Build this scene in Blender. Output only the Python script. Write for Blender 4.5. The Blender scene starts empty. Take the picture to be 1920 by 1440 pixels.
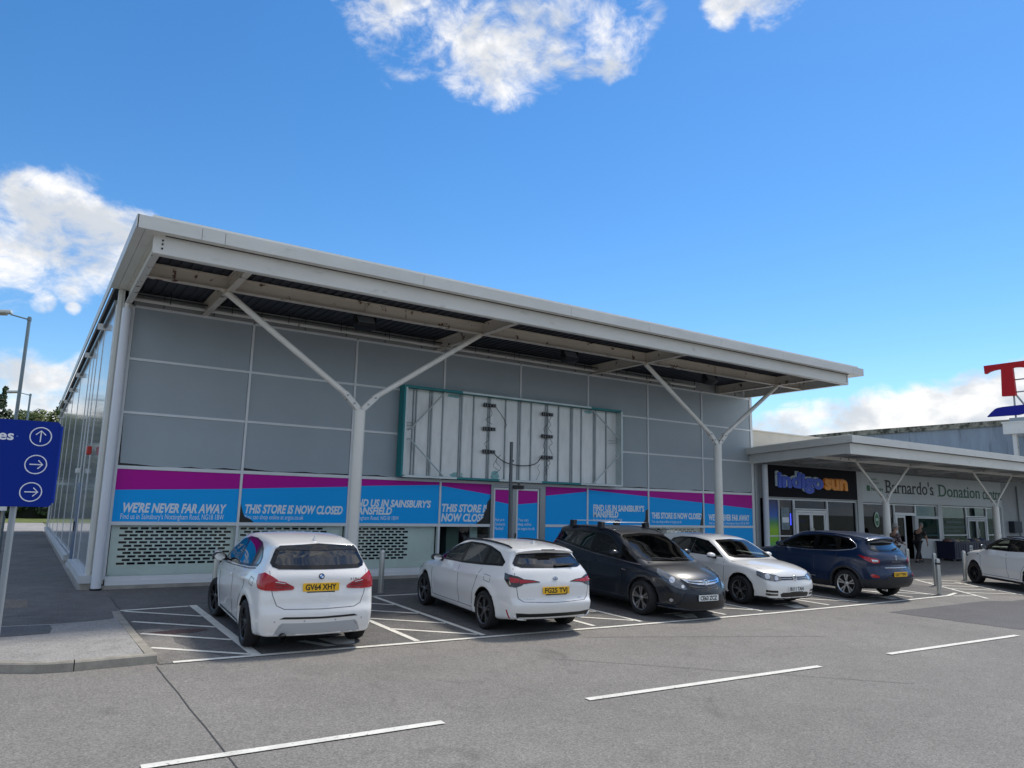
import bpy, bmesh, math, random
import numpy as np
from mathutils import Vector, Matrix, geometry
from mathutils.bvhtree import BVHTree
R = math.radians
random.seed(7)
SC = bpy.context.scene
COL = SC.collection

# ------------------------------------------------------------------ camera
CAM_F, CAM_P, CAM_R, CAM_Y = 1361.58, 0.1662, 0.0234, 0.5841
CAM_LOC = Vector((-1.627, -18.015, 1.944))
def camera():
    cd = bpy.data.cameras.new('camera'); co = bpy.data.objects.new('camera', cd); COL.objects.link(co)
    cd.sensor_width = 36; cd.sensor_fit = 'HORIZONTAL'; cd.lens = CAM_F / 1920 * 36
    cd.clip_start = .1; cd.clip_end = 4000
    fwd = Vector((math.sin(CAM_Y)*math.cos(CAM_P), math.cos(CAM_Y)*math.cos(CAM_P), math.sin(CAM_P)))
    right = Vector((math.cos(CAM_Y), -math.sin(CAM_Y), 0)); up = right.cross(fwd)
    c, s = math.cos(CAM_R), math.sin(CAM_R)
    r2 = c*right + s*up; u2 = -s*right + c*up
    m = Matrix((r2, u2, -fwd)).transposed().to_4x4(); m.translation = CAM_LOC
    co.matrix_world = m; SC.camera = co
camera()

# ------------------------------------------------------------------ light
SUN_EL, SUN_AZ = R(58), R(78)          # azimuth clockwise from +Y
SUN_DIR = Vector((math.cos(SUN_EL)*math.sin(SUN_AZ), math.cos(SUN_EL)*math.cos(SUN_AZ), math.sin(SUN_EL)))
def sun():
    l = bpy.data.lights.new('sun', 'SUN'); l.energy = 2.3; l.angle = R(9); l.color = (1, .93, .83)
    o = bpy.data.objects.new('sun', l); COL.objects.link(o)
    o.rotation_euler = (-SUN_DIR).to_track_quat('-Z', 'Y').to_euler(); o.location = SUN_DIR*60
sun()
SC.view_settings.view_transform = 'Standard'; SC.view_settings.look = 'None'
SC.view_settings.exposure = 0.42; SC.view_settings.gamma = 1; SC.view_settings.use_curve_mapping = False

def dirv(px, py):
    a = (px-960)/CAM_F; b = -(py-720)/CAM_F
    m = SC.camera.matrix_world.to_3x3()
    return (m @ Vector((a, b, -1))).normalized()
def world():
    w = bpy.data.worlds.new('World'); SC.world = w; w.use_nodes = True
    nt = w.node_tree; N = nt.nodes; L = nt.links
    for n in list(N): N.remove(n)
    def node(t, **k):
        n = N.new(t)
        for a, v in k.items(): setattr(n, a, v)
        return n
    def math_(op, a, b=None, c=None, clamp=False):
        n = node('ShaderNodeMath', operation=op, use_clamp=clamp)
        for i, v in enumerate((a, b, c)):
            if v is None: continue
            if isinstance(v, (int, float)): n.inputs[i].default_value = v
            else: L.new(v, n.inputs[i])
        return n.outputs[0]
    def ramp(v, a, b, kind='SMOOTHSTEP', lo=0., hi=1.):
        n = node('ShaderNodeMapRange', interpolation_type=kind)
        L.new(v, n.inputs[0]); n.inputs[1].default_value = a; n.inputs[2].default_value = b
        n.inputs[3].default_value = lo; n.inputs[4].default_value = hi
        return n.outputs[0]
    sky = node('ShaderNodeTexSky', sky_type='NISHITA', sun_disc=False)
    sky.sun_elevation = SUN_EL; sky.sun_rotation = SUN_AZ
    sky.altitude = 100; sky.air_density = 1.0; sky.dust_density = .1; sky.ozone_density = 3.2
    tc = node('ShaderNodeTexCoord'); g = tc.outputs['Generated']
    # cloud banks where the photograph has them (centre direction, angular radius, weight)
    blobs = []
    px = [(690,5,75,.66),(755,45,105,.80),(870,0,150,.82),(945,60,140,.86),(895,135,75,.74),(945,185,45,.58),(1040,40,110,.78),(1140,65,80,.74),(1208,15,45,.64),(745,118,38,.72),
          (1362,5,48,.80),(1450,-20,70,.82),
          (45,400,80,.92),(115,430,105,.98),(15,460,100,.92),(200,455,85,.86),(225,430,55,.75),(140,488,75,.88),(80,562,24,.72),(137,577,14,.6),
          (10,715,50,.95),(40,750,70,1.0),(110,740,55,.85),(190,735,70,.85),(0,790,120,.95),(110,800,90,.9),
          (1500,812,70,1.1),(1560,795,62,1.1),(1640,798,75,1.15),(1740,792,76,1.15),(1840,782,78,1.15),(1930,775,92,1.15),(1440,828,70,1.05),(1700,830,90,1),(1850,830,90,1)]
    for x, y, r, wgt in px: blobs.append((dirv(x, y), r/CAM_F, wgt))
    tot = None
    for d, r, wgt in blobs:
        n = node('ShaderNodeVectorMath', operation='DOT_PRODUCT'); L.new(g, n.inputs[0]); n.inputs[1].default_value = d
        m = ramp(n.outputs['Value'], math.cos(r*1.25), math.cos(r*.15), 'SMOOTHSTEP', 0, wgt)
        tot = m if tot is None else math_('MAXIMUM', tot, m)
    # broken cloud over the half of the sky behind the viewer, seen in glass and paint, thickened to add white fill
    sp = node('ShaderNodeSeparateXYZ'); L.new(g, sp.inputs[0])
    back = ramp(sp.outputs[1], -.02, -.30, 'SMOOTHSTEP', 0, .74)
    leftc = math_('MULTIPLY', ramp(sp.outputs[0], -.3, -.6, 'SMOOTHSTEP', 0, .66), ramp(sp.outputs[2], .8, .5))
    over = ramp(sp.outputs[2], .74, .86, 'SMOOTHSTEP', 0, .74)  # cloud overhead, out of view, added to whiten the fill light
    tot = math_('MAXIMUM', tot, math_('MAXIMUM', over, math_('MAXIMUM', back, leftc)))
    def noise(sc, det, rough, dist=0., off=(0,0,0)):
        mp = node('ShaderNodeMapping'); L.new(g, mp.inputs[0]); mp.inputs['Location'].default_value = off; mp.inputs['Scale'].default_value = (1,1,1.5)
        n = node('ShaderNodeTexNoise'); L.new(mp.outputs[0], n.inputs['Vector'])
        n.inputs['Scale'].default_value = sc; n.inputs['Detail'].default_value = det
        n.inputs['Roughness'].default_value = rough; n.inputs['Distortion'].default_value = dist
        return n.outputs[0]
    n1 = noise(9, 9, .62, .35, (3,1,2)); n2 = noise(28, 7, .6, .8, (1,5,2))
    wob = math_('ADD', math_('MULTIPLY', math_('SUBTRACT', n1, .5), 1.9), math_('MULTIPLY', math_('SUBTRACT', n2, .5), .75))
    dens = ramp(math_('ADD', tot, wob), .40, 1.02)
    dens = math_('MULTIPLY', dens, ramp(tot, .02, .3))
    shade = ramp(noise(14, 6, .55, .2, (8,2,5)), .36, .62)
    cc = node('ShaderNodeMixRGB'); L.new(shade, cc.inputs[0])
    cc.inputs[1].default_value = (4.6, 4.85, 5.2, 1); cc.inputs[2].default_value = (7.2, 7.1, 6.95, 1)
    hs = node('ShaderNodeHueSaturation'); hs.inputs['Saturation'].default_value = 1.27; hs.inputs['Value'].default_value = 1.12; L.new(sky.outputs[0], hs.inputs['Color'])
    hz = node('ShaderNodeMixRGB'); L.new(ramp(sp.outputs[2], .16, .0, 'SMOOTHSTEP', 0, .8), hz.inputs[0]); L.new(hs.outputs[0], hz.inputs[1]); hz.inputs[2].default_value = (2.1, 3.75, 6.1, 1)
    mx = node('ShaderNodeMixRGB'); L.new(math_('MULTIPLY', dens, .97), mx.inputs[0]); L.new(hz.outputs[0], mx.inputs[1]); L.new(cc.outputs[0], mx.inputs[2])
    bg = node('ShaderNodeBackground'); L.new(mx.outputs[0], bg.inputs[0]); bg.inputs[1].default_value = .112
    out = node('ShaderNodeOutputWorld'); L.new(bg.outputs[0], out.inputs[0])
world()

# ------------------------------------------------------------------ helpers
def srgb(r, g, b):
    f = lambda c: (c/255/12.92) if c/255 <= .04045 else ((c/255+.055)/1.055)**2.4
    return (f(r), f(g), f(b))
_M = {}
def mat(name, col, rough=.5, metal=0., coat=0., var=0., vscale=2., bump=0., bscale=60., spec=.5, col2=None, c2lo=.55, c2hi=.7, c2scale=5., ior=1.5, alpha=1., emit=None, trans=0., detail=5., stretch=(1,1,1)):
    if name in _M: return _M[name]
    m = bpy.data.materials.new(name); m.use_nodes = True; nt = m.node_tree; b = nt.nodes['Principled BSDF']
    L = nt.links; N = nt.nodes
    b.inputs['Roughness'].default_value = rough; b.inputs['Metallic'].default_value = metal
    b.inputs['Coat Weight'].default_value = coat; b.inputs['Coat Roughness'].default_value = .03
    b.inputs['Specular IOR Level'].default_value = spec; b.inputs['IOR'].default_value = ior
    b.inputs['Transmission Weight'].default_value = trans
    b.inputs['Base Color'].default_value = (*col, 1)
    if emit: b.inputs['Emission Color'].default_value = (*emit[:3], 1); b.inputs['Emission Strength'].default_value = emit[3]
    tc = N.new('ShaderNodeTexCoord'); mp = N.new('ShaderNodeMapping'); mp.inputs['Scale'].default_value = stretch; L.new(tc.outputs['Object'], mp.inputs[0])
    cur = None
    def noise(sc, det, r=.6):
        n = N.new('ShaderNodeTexNoise'); n.inputs['Scale'].default_value = sc; n.inputs['Detail'].default_value = det; n.inputs['Roughness'].default_value = r
        L.new(mp.outputs[0], n.inputs['Vector']); return n.outputs[0]
    if var:
        mr = N.new('ShaderNodeMapRange'); L.new(noise(vscale, detail), mr.inputs[0]); mr.inputs[1].default_value = .3; mr.inputs[2].default_value = .7
        mr.inputs[3].default_value = 1-var; mr.inputs[4].default_value = 1+var
        mu = N.new('ShaderNodeMixRGB'); mu.blend_type = 'MULTIPLY'; mu.inputs[0].default_value = 1; mu.inputs[1].default_value = (*col, 1); L.new(mr.outputs[0], mu.inputs[2]); cur = mu.outputs[0]
    if col2:
        mr = N.new('ShaderNodeMapRange'); L.new(noise(c2scale, 8, .65), mr.inputs[0]); mr.inputs[1].default_value = c2lo; mr.inputs[2].default_value = c2hi
        mi = N.new('ShaderNodeMixRGB'); L.new(mr.outputs[0], mi.inputs[0])
        if cur: L.new(cur, mi.inputs[1])
        else: mi.inputs[1].default_value = (*col, 1)
        mi.inputs[2].default_value = (*col2, 1); cur = mi.outputs[0]
    if cur: L.new(cur, b.inputs['Base Color'])
    if bump:
        bp = N.new('ShaderNodeBump'); bp.inputs['Strength'].default_value = bump; bp.inputs['Distance'].default_value = .02
        L.new(noise(bscale, 4), bp.inputs['Height']); L.new(bp.outputs[0], b.inputs['Normal'])
    _M[name] = m; return m

def asphalt(name, base, speck=.35, fine=70., big=.10, tint=(1,1,1), stains=0., rough=.85):
    """Bituminous surface: coarse chippings, patchy wear, faint stains."""
    if name in _M: return _M[name]
    m = bpy.data.materials.new(name); m.use_nodes = True; nt = m.node_tree; b = nt.nodes['Principled BSDF']; N = nt.nodes; L = nt.links
    tc = N.new('ShaderNodeTexCoord')
    def noise(sc, det, r=.6, dist=0):
        n = N.new('ShaderNodeTexNoise'); n.inputs['Scale'].default_value = sc; n.inputs['Detail'].default_value = det; n.inputs['Roughness'].default_value = r; n.inputs['Distortion'].default_value = dist
        L.new(tc.outputs['Object'], n.inputs['Vector']); return n.outputs[0]
    def mr(v, a, b_, c, d):
        n = N.new('ShaderNodeMapRange'); L.new(v, n.inputs[0])
        for i, x in enumerate((a, b_, c, d)): n.inputs[i+1].default_value = x
        return n.outputs[0]
    def mul(a, b_):
        n = N.new('ShaderNodeMath'); n.operation = 'MULTIPLY'; L.new(a, n.inputs[0]); L.new(b_, n.inputs[1]); return n.outputs[0]
    vo = N.new('ShaderNodeTexVoronoi'); vo.inputs['Scale'].default_value = fine; L.new(tc.outputs['Object'], vo.inputs['Vector'])
    sepc = N.new('ShaderNodeSeparateXYZ'); L.new(vo.outputs['Color'], sepc.inputs[0])
    f = mr(sepc.outputs[0], 0, 1, 1-speck, 1+speck)
    f = mul(f, mr(noise(fine*.55, 3, .7), .3, .7, 1-speck*.8, 1+speck*.8))
    f = mul(f, mr(noise(.35, 5, .6, .4), .3, .7, 1-big, 1+big))
    f = mul(f, mr(noise(2.3, 6, .65), .3, .7, 1-big*.8, 1+big*.8))
    if stains:
        f = mul(f, mr(noise(.9, 5, .7, 1.2), .58, .74, 1, 1-stains))
    mu = N.new('ShaderNodeMixRGB'); mu.blend_type = 'MULTIPLY'; mu.inputs[0].default_value = 1
    mu.inputs[1].default_value = (base*tint[0], base*tint[1], base*tint[2], 1); L.new(f, mu.inputs[2]); L.new(mu.outputs[0], b.inputs['Base Color'])
    b.inputs['Roughness'].default_value = rough; b.inputs['Specular IOR Level'].default_value = .3
    bp = N.new('ShaderNodeBump'); bp.inputs['Strength'].default_value = .5; bp.inputs['Distance'].default_value = .006; L.new(sepc.outputs[1], bp.inputs['Height']); L.new(bp.outputs[0], b.inputs['Normal'])
    _M[name] = m; return m

def glassmat(name, tint, refl=1., rough=0., extra=0.):
    """Window glass: mirror by Fresnel, the rest passes tinted."""
    if name in _M: return _M[name]
    m = bpy.data.materials.new(name); m.use_nodes = True; nt = m.node_tree; N = nt.nodes; L = nt.links
    for n in list(N): N.remove(n)
    fr = N.new('ShaderNodeFresnel'); fr.inputs[0].default_value = 1.55
    mu = N.new('ShaderNodeMath'); mu.operation = 'MULTIPLY_ADD'; L.new(fr.outputs[0], mu.inputs[0]); mu.inputs[1].default_value = refl; mu.inputs[2].default_value = extra; mu.use_clamp = True
    t = N.new('ShaderNodeBsdfTransparent'); t.inputs[0].default_value = (*tint, 1)
    g = N.new('ShaderNodeBsdfGlossy'); g.inputs['Roughness'].default_value = rough
    mx = N.new('ShaderNodeMixShader'); L.new(mu.outputs[0], mx.inputs[0]); L.new(t.outputs[0], mx.inputs[1]); L.new(g.outputs[0], mx.inputs[2])
    o = N.new('ShaderNodeOutputMaterial'); L.new(mx.outputs[0], o.inputs[0])
    _M[name] = m; return m

def sharpen(me, deg):
    bm = bmesh.new(); bm.from_mesh(me); c = math.cos(R(deg))
    for e in bm.edges:
        if len(e.link_faces) == 2 and e.link_faces[0].normal.dot(e.link_faces[1].normal) < c: e.smooth = False
    bm.to_mesh(me); bm.free()

class MB:
    """Collects shapes and links them as ONE mesh object."""
    def __init__(s): s.v = []; s.f = []; s.m = []
    def add(s, vs, fs, mi=0):
        o = len(s.v); s.v += [tuple(v) for v in vs]; s.f += [tuple(i+o for i in f) for f in fs]; s.m += [mi]*len(fs); return s
    def box(s, x0, x1, y0, y1, z0, z1, mi=0, mtx=None):
        vs = [Vector((x, y, z)) for x in (x0, x1) for y in (y0, y1) for z in (z0, z1)]
        if mtx is not None: vs = [mtx @ v for v in vs]
        return s.add(vs, [(0,1,3,2),(4,6,7,5),(0,4,5,1),(2,3,7,6),(0,2,6,4),(1,5,7,3)], mi)
    def rbox(s, x0, x1, y0, y1, z0, z1, r=.01, mi=0, mtx=None, seg=2):
        bm = bmesh.new(); bmesh.ops.create_cube(bm, size=1)
        for v in bm.verts: v.co = Vector(((x0+x1)/2+v.co.x*(x1-x0), (y0+y1)/2+v.co.y*(y1-y0), (z0+z1)/2+v.co.z*(z1-z0)))
        bmesh.ops.bevel(bm, geom=list(bm.edges), offset=r, segments=seg, affect='EDGES', profile=.5)
        bm.verts.index_update()
        vs = [(mtx @ v.co) if mtx is not None else v.co.copy() for v in bm.verts]
        s.add(vs, [tuple(v.index for v in f.verts) for f in bm.faces], mi); bm.free(); return s
    def quad(s, a, b, c, d, mi=0): return s.add([a, b, c, d], [(0,1,2,3)], mi)
    def tube(s, pts, r, n=10, mi=0, caps=True):
        pts = [Vector(p) for p in pts]; rs = r if isinstance(r, (list, tuple)) else [r]*len(pts)
        vs = []; pn = None
        for i, p in enumerate(pts):
            t = (pts[min(i+1, len(pts)-1)] - pts[max(i-1, 0)]).normalized()
            if pn is None: a = t.orthogonal().normalized()
            else: a = (pn - t*pn.dot(t)).normalized()
            pn = a; b = t.cross(a)
            for k in range(n):
                w = 2*math.pi*k/n; vs.append(p + (a*math.cos(w)+b*math.sin(w))*rs[i])
        fs = [(i*n+k, i*n+(k+1) % n, (i+1)*n+(k+1) % n, (i+1)*n+k) for i in range(len(pts)-1) for k in range(n)]
        if caps: fs += [tuple(range(n-1, -1, -1)), tuple(range((len(pts)-1)*n, len(pts)*n))]
        return s.add(vs, fs, mi)
    def bar(s, p0, p1, w, h, up=(0,0,1), mi=0):
        p0, p1 = Vector(p0), Vector(p1); t = (p1-p0).normalized(); u = Vector(up); a = t.cross(u).normalized(); u = a.cross(t)
        vs = [p + a*sx*w/2 + u*sz*h/2 for p in (p0, p1) for sx, sz in ((-1,-1),(1,-1),(1,1),(-1,1))]
        return s.add(vs, [(3,2,1,0),(4,5,6,7),(0,1,5,4),(1,2,6,5),(2,3,7,6),(3,0,4,7)], mi)
    def ibeam(s, p0, p1, h, b, tf=.02, tw=.012, mi=0):
        """I section, h deep, b wide, p0-p1 on the centre line."""
        u = Vector((0, 0, h/2-tf/2))
        s.bar(Vector(p0)+u, Vector(p1)+u, b, tf, mi=mi); s.bar(Vector(p0)-u, Vector(p1)-u, b, tf, mi=mi); return s.bar(p0, p1, tw, h-2*tf, mi=mi)
    def lathe(s, prof, n=24, mtx=None, mi=0):
        """prof: (radius, height) list turned round local z."""
        vs = []
        for r, z in prof:
            for k in range(n):
                w = 2*math.pi*k/n; v = Vector((r*math.cos(w), r*math.sin(w), z)); vs.append(mtx @ v if mtx is not None else v)
        fs = [(i*n+k, i*n+(k+1) % n, (i+1)*n+(k+1) % n, (i+1)*n+k) for i in range(len(prof)-1) for k in range(n)]
        return s.add(vs, fs, mi)
    def prism(s, poly, fn, d0, d1, mi=0):
        """poly (u,v) filled and extruded between depths d0,d1; fn(u,v,d) -> point."""
        n = len(poly)
        tris = geometry.tessellate_polygon([[Vector((u, v, 0)) for u, v in poly]])
        a = [fn(u, v, d0) for u, v in poly]; b = [fn(u, v, d1) for u, v in poly]
        fs = [tuple(t) for t in tris] + [tuple(i+n for i in reversed(t)) for t in tris] + [(i, (i+1) % n, n+(i+1) % n, n+i) for i in range(n)]
        return s.add(a+b, fs, mi)
    def ball(s, c, rx, ry, rz, nu=14, nv=9, mi=0, mtx=None):
        vs = []; c = Vector(c)
        for j in range(nv+1):
            th = math.pi*j/nv
            for i in range(nu):
                ph = 2*math.pi*i/nu; v = c+Vector((rx*math.sin(th)*math.cos(ph), ry*math.sin(th)*math.sin(ph), rz*math.cos(th))); vs.append(mtx @ v if mtx is not None else v)
        fs = [(j*nu+i, (j+1)*nu+i, (j+1)*nu+(i+1) % nu, j*nu+(i+1) % nu) for j in range(nv) for i in range(nu)]
        return s.add(vs, fs, mi)
    def build(s, name, m, parent=None, smooth=None, label=None):
        me = bpy.data.meshes.new(name); me.from_pydata([tuple(v) for v in s.v], [], s.f)
        for x in (m if isinstance(m, (list, tuple)) else [m]): me.materials.append(x)
        me.polygons.foreach_set('material_index', s.m)
        bm = bmesh.new(); bm.from_mesh(me); bmesh.ops.recalc_face_normals(bm, faces=bm.faces); bm.to_mesh(me); bm.free()
        if smooth:
            me.polygons.foreach_set('use_smooth', [True]*len(me.polygons)); sharpen(me, smooth)
        return link(name, me, parent, label)
def link(name, me, parent=None, label=None):
    o = bpy.data.objects.new(name, me); COL.objects.link(o)
    if parent is not None:
        o.parent = parent; o.matrix_parent_inverse = parent_inv(parent)
    if label: o['label'] = label
    return o
def parent_inv(p):
    return p.matrix_basis.inverted() if p.type == 'EMPTY' else Matrix.Identity(4)
def tag(o, label=None, cat=None, group=None, kind=None):
    if label: o['label'] = label
    if cat: o['category'] = cat
    if group: o['group'] = group
    if kind: o['kind'] = kind
    return o
def thing(name, label, cat, loc=(0,0,0), group=None):
    o = bpy.data.objects.new(name, None); COL.objects.link(o); o.location = loc; o.empty_display_size = .2
    return tag(o, label, cat, group)
def kids(o): return [c for c in COL.objects if c.parent == o]
def dup(o, parent=None):
    c = o.copy(); COL.objects.link(c)
    if parent is not None: c.parent = parent
    for ch in kids(o): dup(ch, c)
    return c

def text_mesh(body, extrude=.002, bold=0., shear=0., spacing=1.):
    cu = bpy.data.curves.new('t', 'FONT'); cu.body = body; cu.extrude = extrude; cu.offset = bold; cu.shear = shear; cu.space_character = spacing; cu.size = 1; cu.resolution_u = 3
    o = bpy.data.objects.new('t', cu); COL.objects.link(o)
    me = bpy.data.meshes.new_from_object(o.evaluated_get(bpy.context.evaluated_depsgraph_get()))
    bpy.data.objects.remove(o); bpy.data.curves.remove(cu); return me
CAPH = None
def lettering(name, body, width, cap, m, fn, parent=None, bold=0., shear=0., extrude=.002, spacing=1., label=None):
    """Text scaled to a width and a capital height; fn(u, v, d) places it."""
    global CAPH
    if CAPH is None:
        t = text_mesh('H'); CAPH = max(v.co.y for v in t.vertices); bpy.data.meshes.remove(t)
    me = text_mesh(body, .5, bold, shear, spacing)
    xs = [v.co.x for v in me.vertices]; x0, x1 = min(xs), max(xs)
    for v in me.vertices:
        u = (v.co.x-x0)/(x1-x0)*width; w = v.co.y/CAPH*cap; v.co = fn(u, w, extrude if v.co.z > 0 else 0)
    me.materials.clear(); me.materials.append(m); me.name = name
    return link(name, me, parent, label)

def catmull(pts, n=6, closed=True):
    out = []; N = len(pts); rng = range(N) if closed else range(N-1)
    P = [np.array(p, float) for p in pts]
    for i in rng:
        if closed: p0, p1, p2, p3 = P[i-1], P[i], P[(i+1) % N], P[(i+2) % N]
        else: p0, p1, p2, p3 = P[max(i-1, 0)], P[i], P[i+1], P[min(i+2, N-1)]
        for k in range(n):
            t = k/n
            out.append(tuple(.5*((2*p1)+(-p0+p2)*t+(2*p0-5*p1+4*p2-p3)*t*t+(-p0+3*p1-3*p2+p3)*t**3)))
    if not closed: out.append(tuple(P[-1]))
    return out

SLOPE = .0229
def gz(y): return SLOPE*max(min(y, 0), -32)
def sheet(name, polys, m, dz, zf=gz, step=None):
    mb = MB()
    for poly in polys:
        vs = [Vector((x, y, zf(y)+dz)) for x, y in poly]
        mb.add(vs, [tuple(range(len(vs)))])
    o = mb.build(name, m)
    return o
# ------------------------------------------------------------------ materials
WHITE = mat('white_powder_coat', srgb(225,226,222), .4, var=.05, vscale=1.5)
WHITE_ALU = mat('white_aluminium', srgb(222,226,228), .32, var=.04)
FASCIA = mat('fascia_metal', srgb(214,213,206), .42, var=.07, vscale=.8, col2=srgb(168,166,155), c2lo=.60, c2hi=.85, c2scale=2.2, stretch=(1,1,3))
RUSTY = mat('peeling_steel_paint', srgb(205,196,182), .55, var=.08, vscale=1.2, col2=srgb(92,62,45), c2lo=.60, c2hi=.64, c2scale=3.1)
STEELW = mat('white_steel_paint', srgb(214,212,205), .45, var=.06, col2=srgb(120,96,80), c2lo=.63, c2hi=.66, c2scale=4)
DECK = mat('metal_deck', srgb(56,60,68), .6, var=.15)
DARK = mat('dark_interior', (.012, .014, .016), .8)
BLACKP = mat('black_plastic', (.012, .012, .013), .45)
RUBBER = mat('rubber', (.012, .012, .012), .8)
CONCRETE = mat('concrete', srgb(158,154,146), .85, var=.2, vscale=3, bump=.3)
GALV = mat('galvanised_steel', srgb(238,240,238), .36, metal=0, spec=.7, var=.10, vscale=2.2, col2=srgb(150,156,160), c2lo=.60, c2hi=.95, c2scale=2.2, stretch=(1.6,1,.5))
TEAL = mat('teal_paint', srgb(20,128,132), .45, var=.12, vscale=2)
STAINLESS = mat('brushed_stainless', srgb(190,190,184), .33, metal=.75, var=.08, vscale=6, stretch=(1,1,.15))
ALUGREY = mat('grey_aluminium', srgb(150,154,156), .35, metal=.5)

# ------------------------------------------------------------------ the setting
ROAD = asphalt('road_asphalt', .235, speck=.27, fine=78, big=.09, tint=(1,.94,.85), stains=.26)
BAYA = asphalt('bay_asphalt', .150, speck=.34, fine=80, big=.18, tint=(1,.96,.91), stains=.4)
PATCHA = asphalt('patch_asphalt', .13, speck=.25, fine=80, big=.08, tint=(1,.965,.95))
PAVE = asphalt('pavement_asphalt', .36, speck=.24, fine=75, big=.16, tint=(1,.96,.90), stains=.26)
PAVEDK = asphalt('pavement_repair', .15, speck=.3, fine=75, big=.2)
PAVEBR = asphalt('pavement_repair_brown', .19, speck=.3, fine=75, big=.2, tint=(1.15,1,.8))
PAINT = mat('road_paint', srgb(230,227,216), .75, var=.12, vscale=4, col2=srgb(150,146,136), c2lo=.58, c2hi=.70, c2scale=26, bump=.3)
KERBM = mat("kerb_concrete", srgb(160,154,142), .9, var=.22, vscale=5, bump=.5, bscale=50)
TAR = mat("tar_joint", (.075,.072,.066), .85)

def ground():
    mb = MB(); ys = [-500,-60,-32,-20,0,45,120,1500]; xs = [-1500,-100,-20,0,30,80,200,1500]
    for j, y in enumerate(ys):
        for x in xs: mb.v.append((x, y, gz(y)-.02))
    n = len(xs)
    for j in range(len(ys)-1):
        for i in range(n-1): mb.f.append((j*n+i, j*n+i+1, (j+1)*n+i+1, (j+1)*n+i)); mb.m.append(0)
    tag(mb.build('ground', mat('dry_soil', srgb(120,122,104), .95, var=.2, vscale=.1)), kind='structure')
    mb = MB(); ys = [-120,-60,-32,-20,-7,0]
    for y in ys:
        for x in (-60,-20,0,20,40,90): mb.v.append((x, y, gz(y)))
    n = 6
    for j in range(len(ys)-1):
        for i in range(n-1): mb.f.append((j*n+i, j*n+i+1, (j+1)*n+i+1, (j+1)*n+i)); mb.m.append(0)
    tag(mb.build('road', ROAD), kind='structure')
    tag(sheet('parking_bays', [[(.06,-7.4),(7.6,-7.68),(12,-7.82),(19.3,-7.72),(20.6,-7.6),(21.3,-6.8),(21.3,-.1),(.06,-.1)]], BAYA, .004), kind='structure')
    tag(sheet('apron', [[(21.3,-7.2),(22.1,-8.9),(60,-8.9),(60,-.02),(21.3,-.02)]], asphalt('apron_asphalt', .21, speck=.25, fine=70, big=.12, tint=(1,.955,.89), stains=.2), .003), kind='structure')
    tag(sheet('asphalt_patch', [[(14.7,-8.72),(19.4,-8.66),(20.1,-8.95),(30,-9.0),(30,-14.2),(20,-12.6),(15.2,-11.15)]], PATCHA, .004), kind='structure')
    # tar joints and saw cuts
    mb = MB()
    for a, b, w in [((.03,-7.5),(.12,-11.5),.010),((.12,-11.5),(.2,-17),.009),((.02,-.25),(.05,-3.0),.02),((6.4,-8.2),(10.6,-9.9),.012),((4.9,-9.2),(8.6,-12.5),.010)]:
        d = (Vector(b)-Vector(a)).normalized(); nrm = Vector((-d.y, d.x))*w/2
        k = 6; pts = [Vector(a).lerp(Vector(b), i/k)+Vector((random.uniform(-.01,.01),0)) for i in range(k+1)]
        for p, q in zip(pts, pts[1:]):
            mb.quad(*[(v.x, v.y, gz(v.y)+.0075) for v in (p-nrm, q-nrm, q+nrm, p+nrm)])
    tag(mb.build('tar_joints', TAR), kind='structure')
    wp = [(.08,-4.9),(.42,-4.95),(.52,-5.5),(.46,-6.1),(.62,-6.7),(.78,-7.05),(.9,-7.32),(.08,-7.38)]
    tag(sheet('worn_asphalt', [wp], asphalt('worn_asphalt', .25, speck=.3, fine=80, big=.2, tint=(1,.94,.85), stains=.3), .006), kind='structure')
    # oily stain in the first hatched area
    st = MB(); cx, cy = .62, -5.3; pts = []
    for k in range(26):
        a = 2*math.pi*k/26; rr = 1+random.uniform(-.28,.28); pts.append((cx+.42*rr*math.cos(a)+.10*math.sin(a), cy+.17*rr*math.sin(a)))
    st.add([(x, y, gz(y)+.0085) for x, y in pts], [tuple(range(26))])
    tag(st.build('oil_stain', mat('oil_stain', srgb(84,62,58), .6, var=.35, vscale=9)), kind='structure')
ground()

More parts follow.
